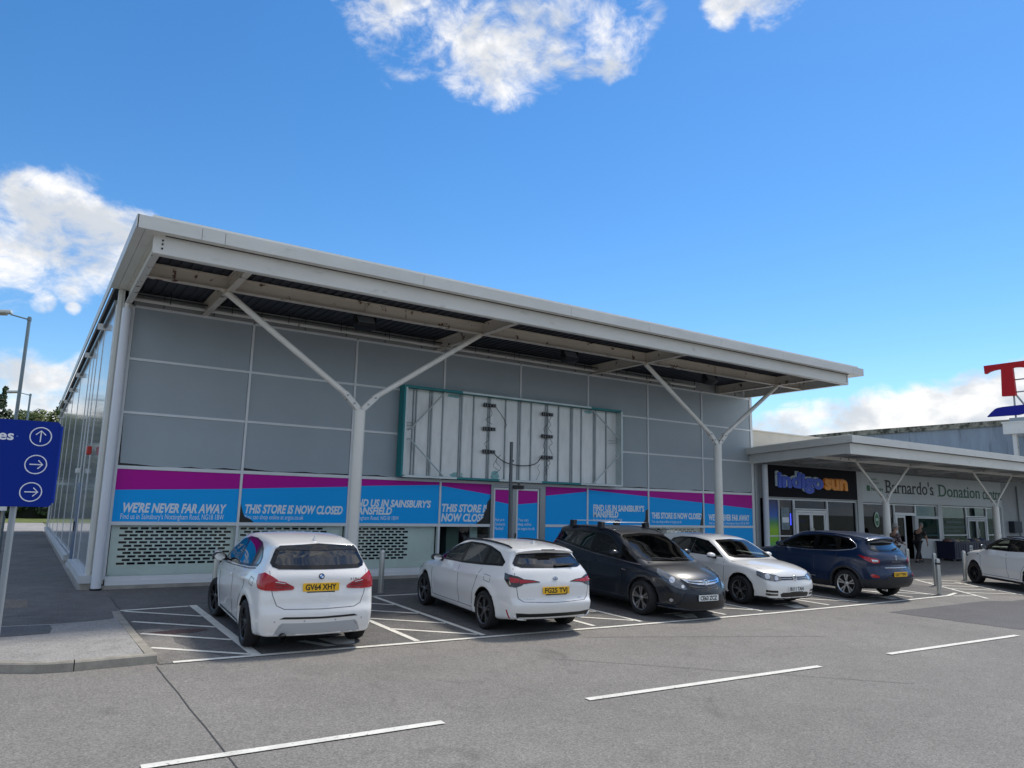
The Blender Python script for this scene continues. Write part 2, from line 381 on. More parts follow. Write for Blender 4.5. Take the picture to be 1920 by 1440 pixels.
def pz(y):
    return float(np.interp(y, [-8,-7.2,-3,0,60], [-.055,-.055,-.064,.004,.004]))
def pavement():
    # front kerb line with a rounded corner at the left
    front = [(.04,-7.2),(-.9,-7.24),(-1.2,-7.18),(-1.6,-6.95),(-2.1,-6.5),(-2.6,-5.8),(-3.0,-4.9),(-3.2,-3.6),(-3.25,0),(-3.3,40)]
    mb = MB(); ys = [-7.2,-6.8,-6,-5,-4,-3,-1.5,0,20,44]
    # slab as strips between the kerb back and the building side
    def leftx(y):
        if y >= 0: return -6.
        return float(np.interp(y, [-7.24,-7.18,-6.95,-6.5,-5.8,-4.9,-3.6,0], [-.9,-1.2,-1.6,-2.1,-2.6,-3.0,-3.2,-6]))
    for y in ys: mb.v += [(leftx(y), y, pz(y)), (-.09 if y < -3.2 else (.045 if y < -.2 else -.2), y, pz(y))]
    for i in range(len(ys)-1): mb.f.append((2*i, 2*i+1, 2*i+3, 2*i+2)); mb.m.append(0)
    tag(mb.build('pavement', PAVE), kind='structure')
    # kerb stones: front run
    def kerbrun(path, w, name, stone=.92):
        out = MB(); acc = []
        P = [Vector(p) for p in catmull(path, 10, False)]
        # resample
        L_ = [0]
        for a, b in zip(P, P[1:]): L_.append(L_[-1]+(b-a).length)
        n = max(1, round(L_[-1]/stone))
        def at(s):
            s = min(max(s, 0), L_[-1])
            for i in range(len(P)-1):
                if L_[i+1] >= s:
                    t = (s-L_[i])/max(1e-6, L_[i+1]-L_[i]); return P[i].lerp(P[i+1], t), (P[i+1]-P[i]).normalized()
            return P[-1], (P[-1]-P[-2]).normalized()
        for k in range(n):
            s0, s1 = L_[-1]*k/n+.006, L_[-1]*(k+1)/n-.006; sec = []
            for s in np.linspace(s0, s1, 4):
                p, t = at(s); nr = Vector((-t.y, t.x))
                zt = pz(p.y)+.004; zb = gz(p.y)-.05; q = p+nr*w
                sec.append([(p.x, p.y, zb), (p.x+nr.x*.012, p.y+nr.y*.012, zt-.018), (p.x+nr.x*.03, p.y+nr.y*.03, zt), (q.x, q.y, pz(q.y)+.004), (q.x, q.y, zb)])
            o = len(out.v)
            for r_ in sec: out.v += r_
            for i in range(3):
                for j in range(4): out.f.append((o+i*5+j, o+(i+1)*5+j, o+(i+1)*5+j+1, o+i*5+j+1)); out.m.append(0)
            for i in (0, 3): out.f.append(tuple(o+i*5+j for j in range(5))); out.m.append(0)
        tag(out.build(name, KERBM), kind='structure')
    kerbrun(list(reversed([(.06,-7.32),(-.45,-7.33),(-.9,-7.35),(-1.25,-7.28),(-1.68,-7.03),(-2.2,-6.56),(-2.7,-5.86),(-3.1,-4.95),(-3.3,-3.6),(-3.35,0)]))[0:], -.13 if False else .13, 'kerb')
    kerbrun([(.06,-7.19),(.05,-5.5),(.055,-3.05)], .14, 'kerb', .9)
    tag(sheet('pavement_repair', [[(-2.9,-4.02),(-1.05,-4.17),(-1.03,-4.6),(-1.07,-5.02),(-1.6,-5.08),(-2.8,-5.2)]], PAVEDK, .005, pz), kind='structure')
    tag(sheet('pavement_repair', [[(-2.2,-.86),(-1.33,-1.1),(-1.33,-2.1),(-2.2,-1.95)]], PAVEBR, .005, pz), kind='structure')
    tag(sheet('pavement_repair', [[(-1.35,3.4),(-.6,3.35),(-.6,3.95),(-1.4,3.9)],[(-1.3,9.1),(-.62,9.1),(-.62,9.6),(-1.3,9.5)],[(-1.5,15),(-.62,15),(-.62,15.8),(-1.5,15.6)]], PAVEDK, .005, pz), kind='structure')
    bands = [[(-3.2,-4.02),(-1.6,-4.0),(-.9,-4.07),(-.45,-4.0),(-.13,-3.85),(-.10,-3.4),(-.09,-3.02),(-3.6,-3.02)], [(-3.6,-3.0),(.03,-3.0),(.03,-1.5),(-4.9,-1.5)], [(-4.9,-1.5),(.03,-1.5),(.03,-.14),(-.48,-.01),(-5.9,-.01)], [(-5.9,0),(-.48,0),(-.48,30),(-5.9,30)]]
    tag(sheet('pavement_band', bands, asphalt('pavement_band', .165, speck=.25, fine=75, big=.2, tint=(1,.95,.9)), .004, pz), kind='structure')
pavement()

def markings():
    mb = MB()
    def line(a, b, w=.1):
        a, b = Vector(a), Vector(b); d = (b-a).normalized(); n = Vector((-d.y, d.x))*w/2; k = max(2, int((b-a).length/.6)); o = len(mb.v)
        for i in range(k+1):
            p = a.lerp(b, i/k); j1, j2 = random.uniform(-.006,.006), random.uniform(-.006,.006)
            for q in (p-n*(1+j1*8), p+n*(1+j2*8)): mb.v.append((q.x, q.y, gz(q.y)+.011))
        for i in range(k): mb.f.append((o+2*i, o+2*i+2, o+2*i+3, o+2*i+1)); mb.m.append(0)
    def poly(pts): mb.add([(x, y, gz(y)+.011) for x, y in pts], [tuple(range(len(pts)))])
    for a, b in zip([(.24,-7.36),(3.3,-7.50),(7.65,-7.68),(12,-7.81),(15.6,-7.80)], [(3.3,-7.50),(7.65,-7.68),(12,-7.81),(15.6,-7.80),(19.4,-7.73)]): line(a, b, .1)
    line((19.4,-7.73), (20.3,-7.5), .1)
    line((.05,-2.99), (1.2,-2.88), .1)
    zones = [(.08,1.29),(3.73,4.93),(7.24,8.4),(10.7,11.9),(14.3,15.5),(17.98,19.2)]
    for i, (a, b) in enumerate(zones):
        yf = -7.36-.06*min(i, 3)
        if i: line((a, -2.8), (a, yf), .1)
        line((b, -2.8), (b, yf), .14 if i == 0 else .1)
        if i: line((a, -2.83), (b+.05, -2.83), .1)
        y0 = -3.08
        for k in range(4):
            ya = y0-1.09*k; yb = ya-.98
            line((a+.03, ya), (b-.06, max(yb, yf+.06)), .09)
    for (x, n) in ((5.0,0),):
        line((4.93,-2.83),(7.24,-2.83),.1)
    # worn symbols in the bays (white badge blocks)
    poly([(2.40,-6.66),(3.02,-6.68),(2.78,-7.2),(2.52,-7.2)]); poly([(2.05,-6.72),(2.2,-6.70),(2.5,-7.24),(2.34,-7.25)])
    for s in (9.5, 13.0, 16.9):
        poly([(s,-6.95),(s+.5,-6.98),(s+.44,-7.1),(s+.02,-7.08)]); poly([(s+.1,-7.15),(s+.62,-7.18),(s+.34,-7.58),(s+.02,-7.56)])
    # rotated bays beyond the bollards
    for a, b, w in [((22.74,-5.09),(19.92,-8.48),.1),((23.41,-6.0),(21.89,-8.54),.1),((22.74,-5.09),(24.5,-6.3),.1),((22.2,-5.75),(23.3,-6.4),.09),((21.75,-6.3),(22.9,-7.05),.09),((21.25,-6.9),(22.5,-7.7),.09),((20.7,-7.55),(22.1,-8.4),.09),((19.45,-7.85),(20.25,-8.1),.09),((24.5,-6.3),(26.6,-7.6),.1),((26.9,-7.2),(25.3,-9.6),.1)]: line(a, b, w)
    for a, b in [((-.57,-11.02),(2.2,-11.10)),((4.08,-11.12),(8.29,-11.3)),((10.16,-11.27),(14.34,-11.41)),((16.3,-11.5),(20.4,-11.66))]: line(a, b, .105)
    tag(mb.build('road_markings', PAINT), kind='structure')
markings()

# ------------------------------------------------------------------ main store
MX = [0, 2.648, 5.328, 7.976, 10.589, 13.23, 15.87, 18.546, 21.24]
RZ = [6.194, 4.994, 3.789, 2.584, 1.376]
YF = 0.
WF = lambda u, v, d: (u, -d, v)          # facade plane: d outwards, towards the viewer
FILM = mat('grey_window_film', srgb(160,171,177), .38, spec=.45, var=.05, vscale=.8)
FILMGAP = mat('dark_gap', srgb(22,30,34), .25)
BLUE = mat('blue_vinyl', srgb(0,170,250), .5, spec=.25)
PURPLE = mat('purple_vinyl', srgb(184,6,152), .5, spec=.25)
VTEXT = mat('white_vinyl', srgb(232,240,246), .35)
SHUT = mat('shutter_slats', (.90,.93,.91), .45, var=.05)
GLASSL = glassmat('shop_glass', (.965,1,.985), refl=.7, rough=0)
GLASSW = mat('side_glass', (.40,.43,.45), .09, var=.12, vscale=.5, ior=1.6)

store = thing('store_building', 'large closed store with grey glazed front, blue and purple banners and deep white canopy', 'shop building', (0, 0, 0))
def store_front():
    # glazing bars
    W = .055
    for i, x in enumerate(MX):
        mb = MB(); mb.box(x-W/2, x+W/2, -.03, .1, RZ[3]+.03 if i == 4 else .2, RZ[0]); mb.build('mullion', WHITE_ALU, store)
    for r, z in enumerate(RZ):
        tb = MB()
        w = .075 if r in (3, 4) else .055
        for a, b in zip(MX, MX[1:]):
            if r == 4 and a == MX[3]: b = 9.66
            if r == 4 and a == MX[4]: a = 11.56
            tb.box(a+W/2, b-W/2, -.027, .1, z-w/2, z+w/2)
        tb.build('transom', WHITE_ALU, store)
    # filmed upper panels, each with its sagging bottom edge
    rnd = random.Random(3)
    for r in range(3):
        for c in range(8):
            x0, x1 = MX[c]+.035, MX[c+1]-.035; zt, zb = RZ[r]-.03, RZ[r+1]+.03
            pts = [(x1, zt), (x0, zt)]
            sag = [0]*8
            if r == 2: sag = [rnd.uniform(.0, .05) for _ in range(8)]; sag[0] += .035; sag[-1] += .02
            elif rnd.random() < .1: sag[rnd.choice((0, 7))] = .1
            low = [(x0+(x1-x0)*k/7, zb+sag[k]) for k in range(8)]
            if c == 0 and r == 2: low[0] = (x0+.03, zb+.06)
            p = MB(); p.prism(pts+low, WF, .004, 0.)
            p.box(x0, x1, .012, .02, zb, zt, 1)
            p.build('glazing_panel', [FILM, FILMGAP], store)
    # blue and purple banners between RZ[3] and RZ[4]
    zt, zb = RZ[3]-.04, RZ[4]+.04
    ban = [(0, MX[0]+.03, MX[1]-.03, 2.09, 2.19), (1, MX[1]+.03, MX[2]-.03, 2.20, 2.33), (2, MX[2]+.03, MX[3]-.03, 2.35, 2.47), (3, MX[3]+.03, 9.62, 2.45, 2.25),
           (5, 11.6, MX[5]-.03, 2.27, 2.44), (6, MX[5]+.03, MX[6]-.03, 2.50, 2.36), (7, MX[6]+.03, MX[7]-.03, 2.35, 2.21), (8, MX[7]+.03, MX[8]-.03, 2.20, 2.05)]
    txt = {0: [("WE'RE NEVER FAR AWAY", .22, 2.37, 1.62, .19, .038, .22, 1), ("Find us in Sainsbury's Nottingham Road, NG18 1BW", .19, 2.33, 1.47, .115, 0., 0, 0)],
           1: [("THIS STORE IS NOW CLOSED", 2.79, 5.2, 1.635, .19, .038, .22, 1), ("You can shop online at argos.co.uk", 2.79, 4.2, 1.49, .105, 0., 0, 0)],
           2: [("FIND US IN SAINSBURY'S", 5.42, 7.71, 1.845, .175, .038, .2, 1), ("MANSFIELD", 5.42, 6.56, 1.645, .175, .038, .2, 1), ("Nottingham Road, NG18 1BW", 5.42, 6.77, 1.50, .10, 0., 0, 0)],
           3: [("THIS STORE IS", 8.05, 9.56, 1.745, .20, .038, .18, 1), ("NOW CLOSED", 8.04, 9.60, 1.485, .20, .038, .18, 1)],
           6: [("FIND US IN SAINSBURY'S", 13.48, 15.68, 1.855, .18, .038, 0, 1), ("MANSFIELD", 13.48, 14.53, 1.655, .18, .038, 0, 1), ("Nottingham Road, NG18 1BW", 13.48, 14.7, 1.52, .09, 0., 0, 0)],
           7: [("THIS STORE IS NOW CLOSED", 16.02, 18.47, 1.64, .185, .038, 0, 1), ("You can shop online at argos.co.uk", 16.02, 17.44, 1.49, .09, 0., 0, 0)],
           8: [("WE'RE NEVER FAR AWAY", 18.81, 21.04, 1.60, .20, .038, 0, 1), ("Find us in Sainsbury's Nottingham Road, NG18 1BW", 18.83, 21.02, 1.46, .085, 0., 0, 0)]}
    for i, x0, x1, pl, pr in ban:
        p = MB()
        p.prism([(x0, zb), (x1, zb), (x1, pr), (x0, pl)], WF, .006, 0., 0)
        p.prism([(x0, pl), (x1, pr), (x1, zt), (x0, zt)], WF, .006, 0., 1)
        says = ' '.join(t[0] for t in txt.get(i, []) if t[7])
        b = p.build('window_banner', [BLUE, PURPLE], store, label=('blue and purple vinyl banner reading ' + says) if says else 'blank blue and purple vinyl banner right of the doors')
        for s, a, e, z, cap, bold, sh, _ in txt.get(i, []):
            lettering('banner_lettering', s, e-a, cap, VTEXT, lambda u, v, d, a=a, z=z: (a+u, -.0065-d, z+v), b, bold, sh, .0015)
    # torn vinyl corners
    MB().prism([(9.62, zb), (9.62, 2.16), (9.52, 2.02), (9.5, 1.86), (9.42, 1.72), (9.40, 1.60), (9.28, 1.5), (9.15, zb)], WF, .0105, .0085).build('torn_vinyl', FILMGAP, store)
    MB().prism([(2.68, zb), (3.02, zb), (2.93, 1.49), (2.79, 1.55), (2.74, 1.66), (2.70, 1.80), (2.68, 1.86)], WF, .0105, .0085).build('torn_vinyl', FILMGAP, store)
    MB().prism([(15.84, zb), (15.84, 1.93), (15.74, 1.9), (15.72, 1.6), (15.65, 1.52), (15.63, zb)], WF, .0105, .0085).build('torn_vinyl', FILMGAP, store)
    MB().prism([(18.515, zb), (18.515, 2.25), (18.49, 2.0), (18.44, 1.7), (18.36, zb)], WF, .0105, .0085).build('torn_vinyl', FILMGAP, store)
    # lower lights: perforated shutters behind glass, blue boards at the right
    def shutter(x0, x1, ca, cb):
        m = MB(); y0, y1 = .16, .168
        rows = 11; ph = .0755; zt2 = RZ[4]-.06; zp = zt2-rows*ph
        # solid slats below the perforated part
        z = .245
        while z < zp-.02:
            m.box(x0, x1, y0, y1+.01, z, z+.074); m.box(x0, x1, y0+.006, y1+.004, z+.074, z+.08); z += .08
        m.box(x0, x1, y0, y1, z, zp)
        pw = .207
        n = int((cb-ca)/pw)
        for r in range(rows):
            zz = zp+r*ph; off = (pw/2 if r % 2 else 0)
            m.box(x0, x1, y0, y1, zz+.048, zz+ph)            # bar between hole rows
            xs = x0; k = 0
            holes = [(ca+off+j*pw, ca+off+j*pw+.158) for j in range(n) if ca+off+j*pw+.158 < cb]
            for h0, h1 in holes:
                m.box(xs, h0, y0, y1, zz, zz+.048); xs = h1
            m.box(xs, x1, y0, y1, zz, zz+.048)
        m.box(x0, x1, y0, y1, zp+rows*ph, RZ[4]-.03)
        m.box(x0, x0+.06, y0-.03, y0, .28, RZ[4]-.04); m.box(x1-.06, x1, y0-.03, y0, .28, RZ[4]-.04)
        m.build('security_shutter', SHUT, store, label='pale green roller shutter with staggered slots behind the glass')
    shutter(.06, MX[1]-.02, .22, MX[1]-.05); shutter(MX[1]+.05, MX[2]-.05, MX[1]+.1, 4.9); shutter(MX[2]+.05, MX[3]-.05, MX[2]+.1, 7.25)
    shutter(MX[5]+.05, MX[6]-.05, MX[5]+.2, MX[6]-.2); shutter(MX[6]+.05, MX[7]-.05, MX[6]+.15, MX[7]-.15)
    for a, b in ((0, 1), (1, 2), (2, 3), (5, 6), (6, 7)):
        MB().box(MX[a]+.03, MX[b]-.03, .03, .036, .26, RZ[4]-.04).build('window_pane', GLASSL, store)
    MB().box(MX[3]+.03, 9.62, .03, .036, .26, RZ[4]-.04).build('window_pane', GLASSL, store)
    p = MB(); p.box(11.6, MX[5]-.03, .0, .02, .26, RZ[4]-.04); p.build('window_board', BLUE, store, label='plain blue board under the blank banner')
    p = MB(); p.box(MX[7]+.03, MX[8]-.03, .0, .02, .26, RZ[4]-.04); p.prism([(MX[7]+.03,.26),(MX[8]-.03,.26),(MX[8]-.03,.62),(20.4,.5),(19.4,.32)], WF, .004, -.0, 1)
    p.build('window_board', [BLUE, mat('orange_vinyl', srgb(245,150,20), .35)], store, label='blue board with an orange corner at the right end')
    # dim shop floor behind
    p = MB(); p.box(.0, MX[8], 1.6, 1.65, .02, 2.5); p.box(.0, MX[8], .2, 1.6, .02, .03); p.box(.0, MX[8], .2, 1.6, 2.5, 2.52)
    p.box(8.5, 8.9, .5, .8, .03, 2.2, 1); p.box(9.15, 9.4, .3, .34, .9, 1.34, 2)
    p.build('shop_interior', [DARK, mat('interior_column', srgb(90,110,104), .6), mat('notice', srgb(170,190,186), .6)], store)
    # door pair
    dr = MB()
    dr.box(9.62, 9.70, -.05, .1, .06, RZ[3]-.04); dr.box(11.36, 11.56, -.05, .1, .06, RZ[3]-.04); dr.box(9.70, 11.36, -.05, .1, 2.47, RZ[3]-.04)
    d = dr.build('door_frame', ALUGREY, store)
    for x0, x1, s, pts in ((9.72, 10.36, ('Find us in', "Sainsbury's", 'Mansfield'), (2.07, 1.99)), (10.52, 11.34, ('You can', 'shop online', 'at argos.co.uk'), (1.99, 2.05))):
        m = MB(); f = .05
        m.box(x0, x0+f, -.03, .03, .08, 2.46); m.box(x1-f, x1, -.03, .03, .08, 2.46); m.box(x0+f, x1-f, -.028, .03, 2.40, 2.46); m.box(x0+f, x1-f, -.028, .03, .08, .88)
        lf = m.build('door_leaf', WHITE_ALU, store)
        m = MB(); a, b = x0+f, x1-f
        m.prism([(a, .9), (b, .9), (b, pts[1]), (a, pts[0])], WF, .004, -.01, 0); m.prism([(a, pts[0]), (b, pts[1]), (b, 2.40), (a, 2.40)], WF, .004, -.01, 1)
        m.build('door_banner', [BLUE, PURPLE], lf)
        for k, t in enumerate(s):
            lettering('banner_lettering', t, (b-a-.06)*len(t)/13*(.86 if len(t) > 8 else 1.05), .085, VTEXT, lambda u, v, d, a=a, k=k: (a+.03+u, -.0045-d, 1.50-.125*k+v), lf, 0., 0, .0015)
    m = MB(); m.box(10.37, 10.51, -.045, .05, .08, 2.46); m.build('door_post', ALUGREY, store)
    m = MB(); m.box(10.47, 10.50, -.07, -.045, 1.02, 1.16); m.build('door_lock', BLACKP, store)
    m = MB(); m.rbox(10.35, 10.72, -.12, -.05, 2.44, 2.54, .012); m.build('door_sensor', BLACKP, store)
    # plinth, sill and fascia strip over the glazing
    m = MB(); m.box(-.36, MX[8], -.10, .1, -.08, .075); m.build('plinth', CONCRETE, store)
    m = MB(); m.box(.02, 9.62, -.075, .1, .078, .16); m.box(.02, 9.62, -.05, .1, .162, .262); m.box(11.56, MX[8], -.075, .1, .078, .16); m.box(11.56, MX[8], -.05, .1, .162, .262); m.build('window_sill', WHITE_ALU, store)
    m = MB(); m.box(-.2, MX[8]+.02, .0, .1, RZ[0]+.03, 6.53, 0)
    for z in (6.29, 6.36, 6.43): m.box(0, MX[8], -.02, 0, z, z+.012, 0)
    for x in np.arange(.6, 21, 1.1): m.box(x, x+.012, -.024, -.002, 6.24, 6.52, 1)
    m.build('louvre_band', [mat('louvre_grey', srgb(150,152,150), .5, var=.08), BLACKP], store)
    m = MB(); m.tube([(-.05, -.22, 6.31), (18.0, -.22, 6.31)], .045, 12); m.build('gutter_pipe', STEELW, store)
    m = MB(); m.tube([(.0, -.32, 6.40), (6, -.33, 6.39), (12, -.32, 6.4), (16.3, -.32, 6.38), (16.6, -.3, 6.28), (16.8, -.2, 6.26)], .014, 6)
    for x in np.arange(.7, 16, 1.35): m.tube([(x, -.3, 6.28), (x, -.3, 6.54)], .008, 5)
    m.build('conduit', BLACKP, store)
    # right jamb
    m = MB(); m.box(MX[8]+.03, MX[8]+.12, -.02, .4, 0, 6.53); m.build('corner_post', WHITE_ALU, store)
    m = MB(); m.box(MX[8]+.04, MX[8]+.11, .4, 28.9, 0, 6.5); m.build('side_wall', FASCIA, store)
store_front()

def store_side():
    X = -.33
    m = MB(); m.box(X, X+.07, -.03, .13, .15, 6.53); m.build('corner_post', mat('corner_white', srgb(216,216,208), .4, var=.05, vscale=1), store)
    m = MB(); m.tube([(-.14,-.16,-.02),(-.14,-.16,6.08)], .098, 20)
    for z in (1.4, 2.75, 4.55): m.tube([(-.14,-.16,z),(-.14,-.16,z+.07)], .102, 20)
    m.tube([(-.14,-.16,-.06),(-.14,-.16,.04)], .112, 20, 1); m.tube([(-.14,-.16,6.08),(-.14,-.16,6.2),(-.1,-.2,6.33)], .06, 12, 2)
    m.build('downpipe', [mat('pipe_white', srgb(216,220,226), .38, var=.05, vscale=1.2, col2=srgb(170,168,158), c2lo=.64, c2hi=.8, c2scale=2, stretch=(1,1,.4)), RUBBER, STEELW], store, smooth=40)
    ms = [.15, 2.9, 7.5, 12.05, 16.6, 21.1, 25.3, 28.9]
    for y in ms+[4.72, 6.0]:
        m = MB(); m.box(X-.018, X+.05, y-.024, y+.024, .28, 6.2); m.build('mullion', WHITE_ALU, store)
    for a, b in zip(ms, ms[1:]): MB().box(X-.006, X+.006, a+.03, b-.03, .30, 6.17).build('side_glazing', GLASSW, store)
    m = MB(); m.box(X+.5, X+.55, .2, 28.8, .05, 6.3); m.build('inner_lining', mat('lining', srgb(64,72,76), .8, var=.15, vscale=.3), store)
    m = MB(); m.box(X-.06, X+.06, .13, 29, 6.2, 6.3); m.build('side_beam', mat('beam_grey', srgb(120,126,128), .4), store)
    for y in ms[1:]:
        m = MB(); m.box(X-.17, X+.17, y-.05, y+.05, 6.14, 6.29); m.build('glass_bracket', WHITE, store)
    m = MB(); m.box(X-.13, X+.1, -.1, 4.7, .14, .30); m.box(X-.13, X+.1, 6.9, 29, .10, .26); m.box(X-.06, X+.1, 4.7, 6.9, .0, .08); m.build('side_sill', mat('sill_metal', srgb(196,200,202), .4, var=.12, vscale=3), store)
    m = MB(); m.box(X-.10, X+.1, -.07, 4.7, -.05, .14); m.box(X-.10, X+.1, 6.9, 29, -.05, .10); m.build('side_plinth', CONCRETE, store)
    m = MB(); m.box(X-.03, X+.03, 4.75, 5.95, .08, 2.3); d = m.build('side_door', mat('door_blue', srgb(60,84,120), .4), store)
    m = MB(); m.box(X-.06, X-.03, 5.3, 5.36, 1.0, 1.25); m.build('handle', BLACKP, d)
    m = MB(); m.rbox(X-.17, X-.06, 4.95, 5.25, 2.55, 2.68, .02); m.build('bulkhead_lamp', WHITE, store)
    m = MB(); m.rbox(X-.16, X-.055, 1.7, 1.95, 2.9, 3.1, .02); m.build('alarm_box', mat('alarm_red', srgb(190,50,40), .4), store)
    m = MB(); m.box(X+.07, -.0, .0, .1, .1, 6.53); m.build('corner_return', _M['corner_white'], store)
    # rear and roof closing the volume
    m = MB(); m.box(X-.05, MX[8]+.1, 28.95, 29.1, 0, 6.5); m.build('rear_wall', FASCIA, store)
store_side()

def store_canopy():
    x0, x1, yf = -.5, 21.52, -4.47; zb, zt = 6.535, 6.77
    m = MB(); m.box(x0, x1, yf, -.02, zb+.03, zt-.02); m.box(x0+.1, x1-.1, -.02, 29, zb+.03, zt-.02); cano = m.build('canopy', DECK, store, label='deep flat white steel canopy over the store front')
    # fascia in lengths
    m = MB(); cuts = [x0, .55, .95, 5.0, 9.0, 11.6, 14.4, 17.2, 20.9, x1]
    for a, b in zip(cuts, cuts[1:]): m.box(a+.004, b-.004, yf-.02, yf+.02, zb, zt)
    m.box(x0-.012, x0+.02, yf-.02, 29, zb, zt); m.box(x1-.02, x1+.012, yf+.02, 29, zb, zt)
    m.build('fascia', FASCIA, cano)
    m = MB(); m.box(x0+.24, x1-.2, yf+.05, 28.8, zt-.02, zt+.065); m.build('roof_sheet', mat('roof_white', srgb(232,232,226), .4, var=.04), cano)
    # flush soffit borders
    m = MB()
    for a, b in ((yf+.02,-3.6),(-3.594,-1.3),(-1.294,0)): m.box(x0+.14, -.02, a, b, zb, zb+.025); m.box(x0+.02, x0+.134, a, b, zb, zb+.025)
    m.box(x0+.02, x0+.1, 0, 0.001, zb, zb+.02); m.box(-.02, x1-.02, yf+.02, yf+.14, zb, zb+.025); m.box(20.95, x1-.02, yf+.14, 0, zb, zb+.025); m.build('soffit', FASCIA, cano)
    # corrugated deck ribs
    m = MB()
    for x in np.arange(.1, 20.9, .2): m.box(x, x+.1, -4.25, -.02, zb+.005, zb+.03)
    m.build('deck_ribs', DECK, cano)
    # edge frame and beams
    m = MB(); m.bar((-.2,-4.24,6.37),(20.95,-4.24,6.37), .012, .33); m.bar((-.2,-4.19,6.2),(20.95,-4.19,6.2), .10, .02)
    m.box(-.2, 20.95, -4.27, -4.246, 6.2, 6.534); m.build('edge_beam', FASCIA, cano)
    for x in (-.13, 20.9):
        m = MB(); m.ibeam((x,-4.24,6.365),(x,-.06,6.365), .33, .13, .02, .014); m.build('end_beam', STEELW, cano)
    m = MB(); m.ibeam((-.05,-2.5,6.375),(20.85,-2.5,6.375), .29, .15, .02, .014)
    for x in (1.5, 4.5, 7.7, 13.4, 16.4, 19.5): m.box(x-.008, x+.008, -2.57, -2.43, 6.25, 6.50)
    m.build('main_beam', RUSTY, cano)
    for x in (1.5, 7.7, 13.4, 19.5):
        m = MB(); m.ibeam((x,-4.23,6.365),(x,-2.58,6.365), .30, .14, .02, .012); m.ibeam((x,-2.42,6.365),(x,-.03,6.365), .30, .14, .02, .012); m.build('cross_beam', RUSTY, cano)
    for x in (-.3, .2, .55): pass
    m = MB()
    for z in (6.30, 6.38, 6.45):
        m.tube([(-.05,-4.285,z),(-.05,-4.27,z)], .018, 8); m.tube([(20.85,-4.285,z),(20.85,-4.27,z)], .018, 8)
    m.build('beam_bolts', BLACKP, cano)
    # forked columns
    for cx in (4.52, 16.46):
        zb0 = gz(-2.5)
        m = MB(); m.tube([(cx,-2.5,zb0),(cx,-2.5,3.98)], .126, 28); m.tube([(cx,-2.5,3.98),(cx,-2.5,4.0),(cx,-2.5,4.03)], [.126,.118,.09], 28)
        m.box(cx-.2, cx+.2, -2.7, -2.3, zb0, zb0+.02)
        col = m.build('canopy_column', mat('column_white', srgb(224,221,212), .38, var=.04, vscale=.7, col2=srgb(180,176,160), c2lo=.66, c2hi=.85, c2scale=1.6), store, smooth=40)
        for s in (-1, 1):
            m = MB(); a = Vector((cx+s*.30,-2.5,4.30)); b = Vector((cx+s*3.08,-2.5,6.20)); t = (b-a).normalized()
            m.tube([a, b], .066, 18); m.tube([a-t*.02, a+t*.05], [.05,.066], 18)
            m.bar(b-t*.05, b+t*.12, .02, .11, mi=1)
            m.build('strut', [mat('strut_white', srgb(222,219,210), .4, var=.05, col2=srgb(96,70,54), c2lo=.71, c2hi=.74, c2scale=3.2), RUSTY], col, smooth=40)
            m = MB()
            p0 = Vector((cx+s*.05,-2.5,4.02)); p1 = a+t*.10
            for yy in (-2.56,-2.44): m.bar((p0.x, yy, p0.z), (p1.x, yy, p1.z), .014, .12)
            for q in (p0.lerp(p1, .35), p0.lerp(p1, .85)): m.tube([(q.x,-2.59,q.z),(q.x,-2.41,q.z)], .022, 10, 1)
            m.build('fork_plate', [STEELW, ALUGREY], col)
store_canopy()
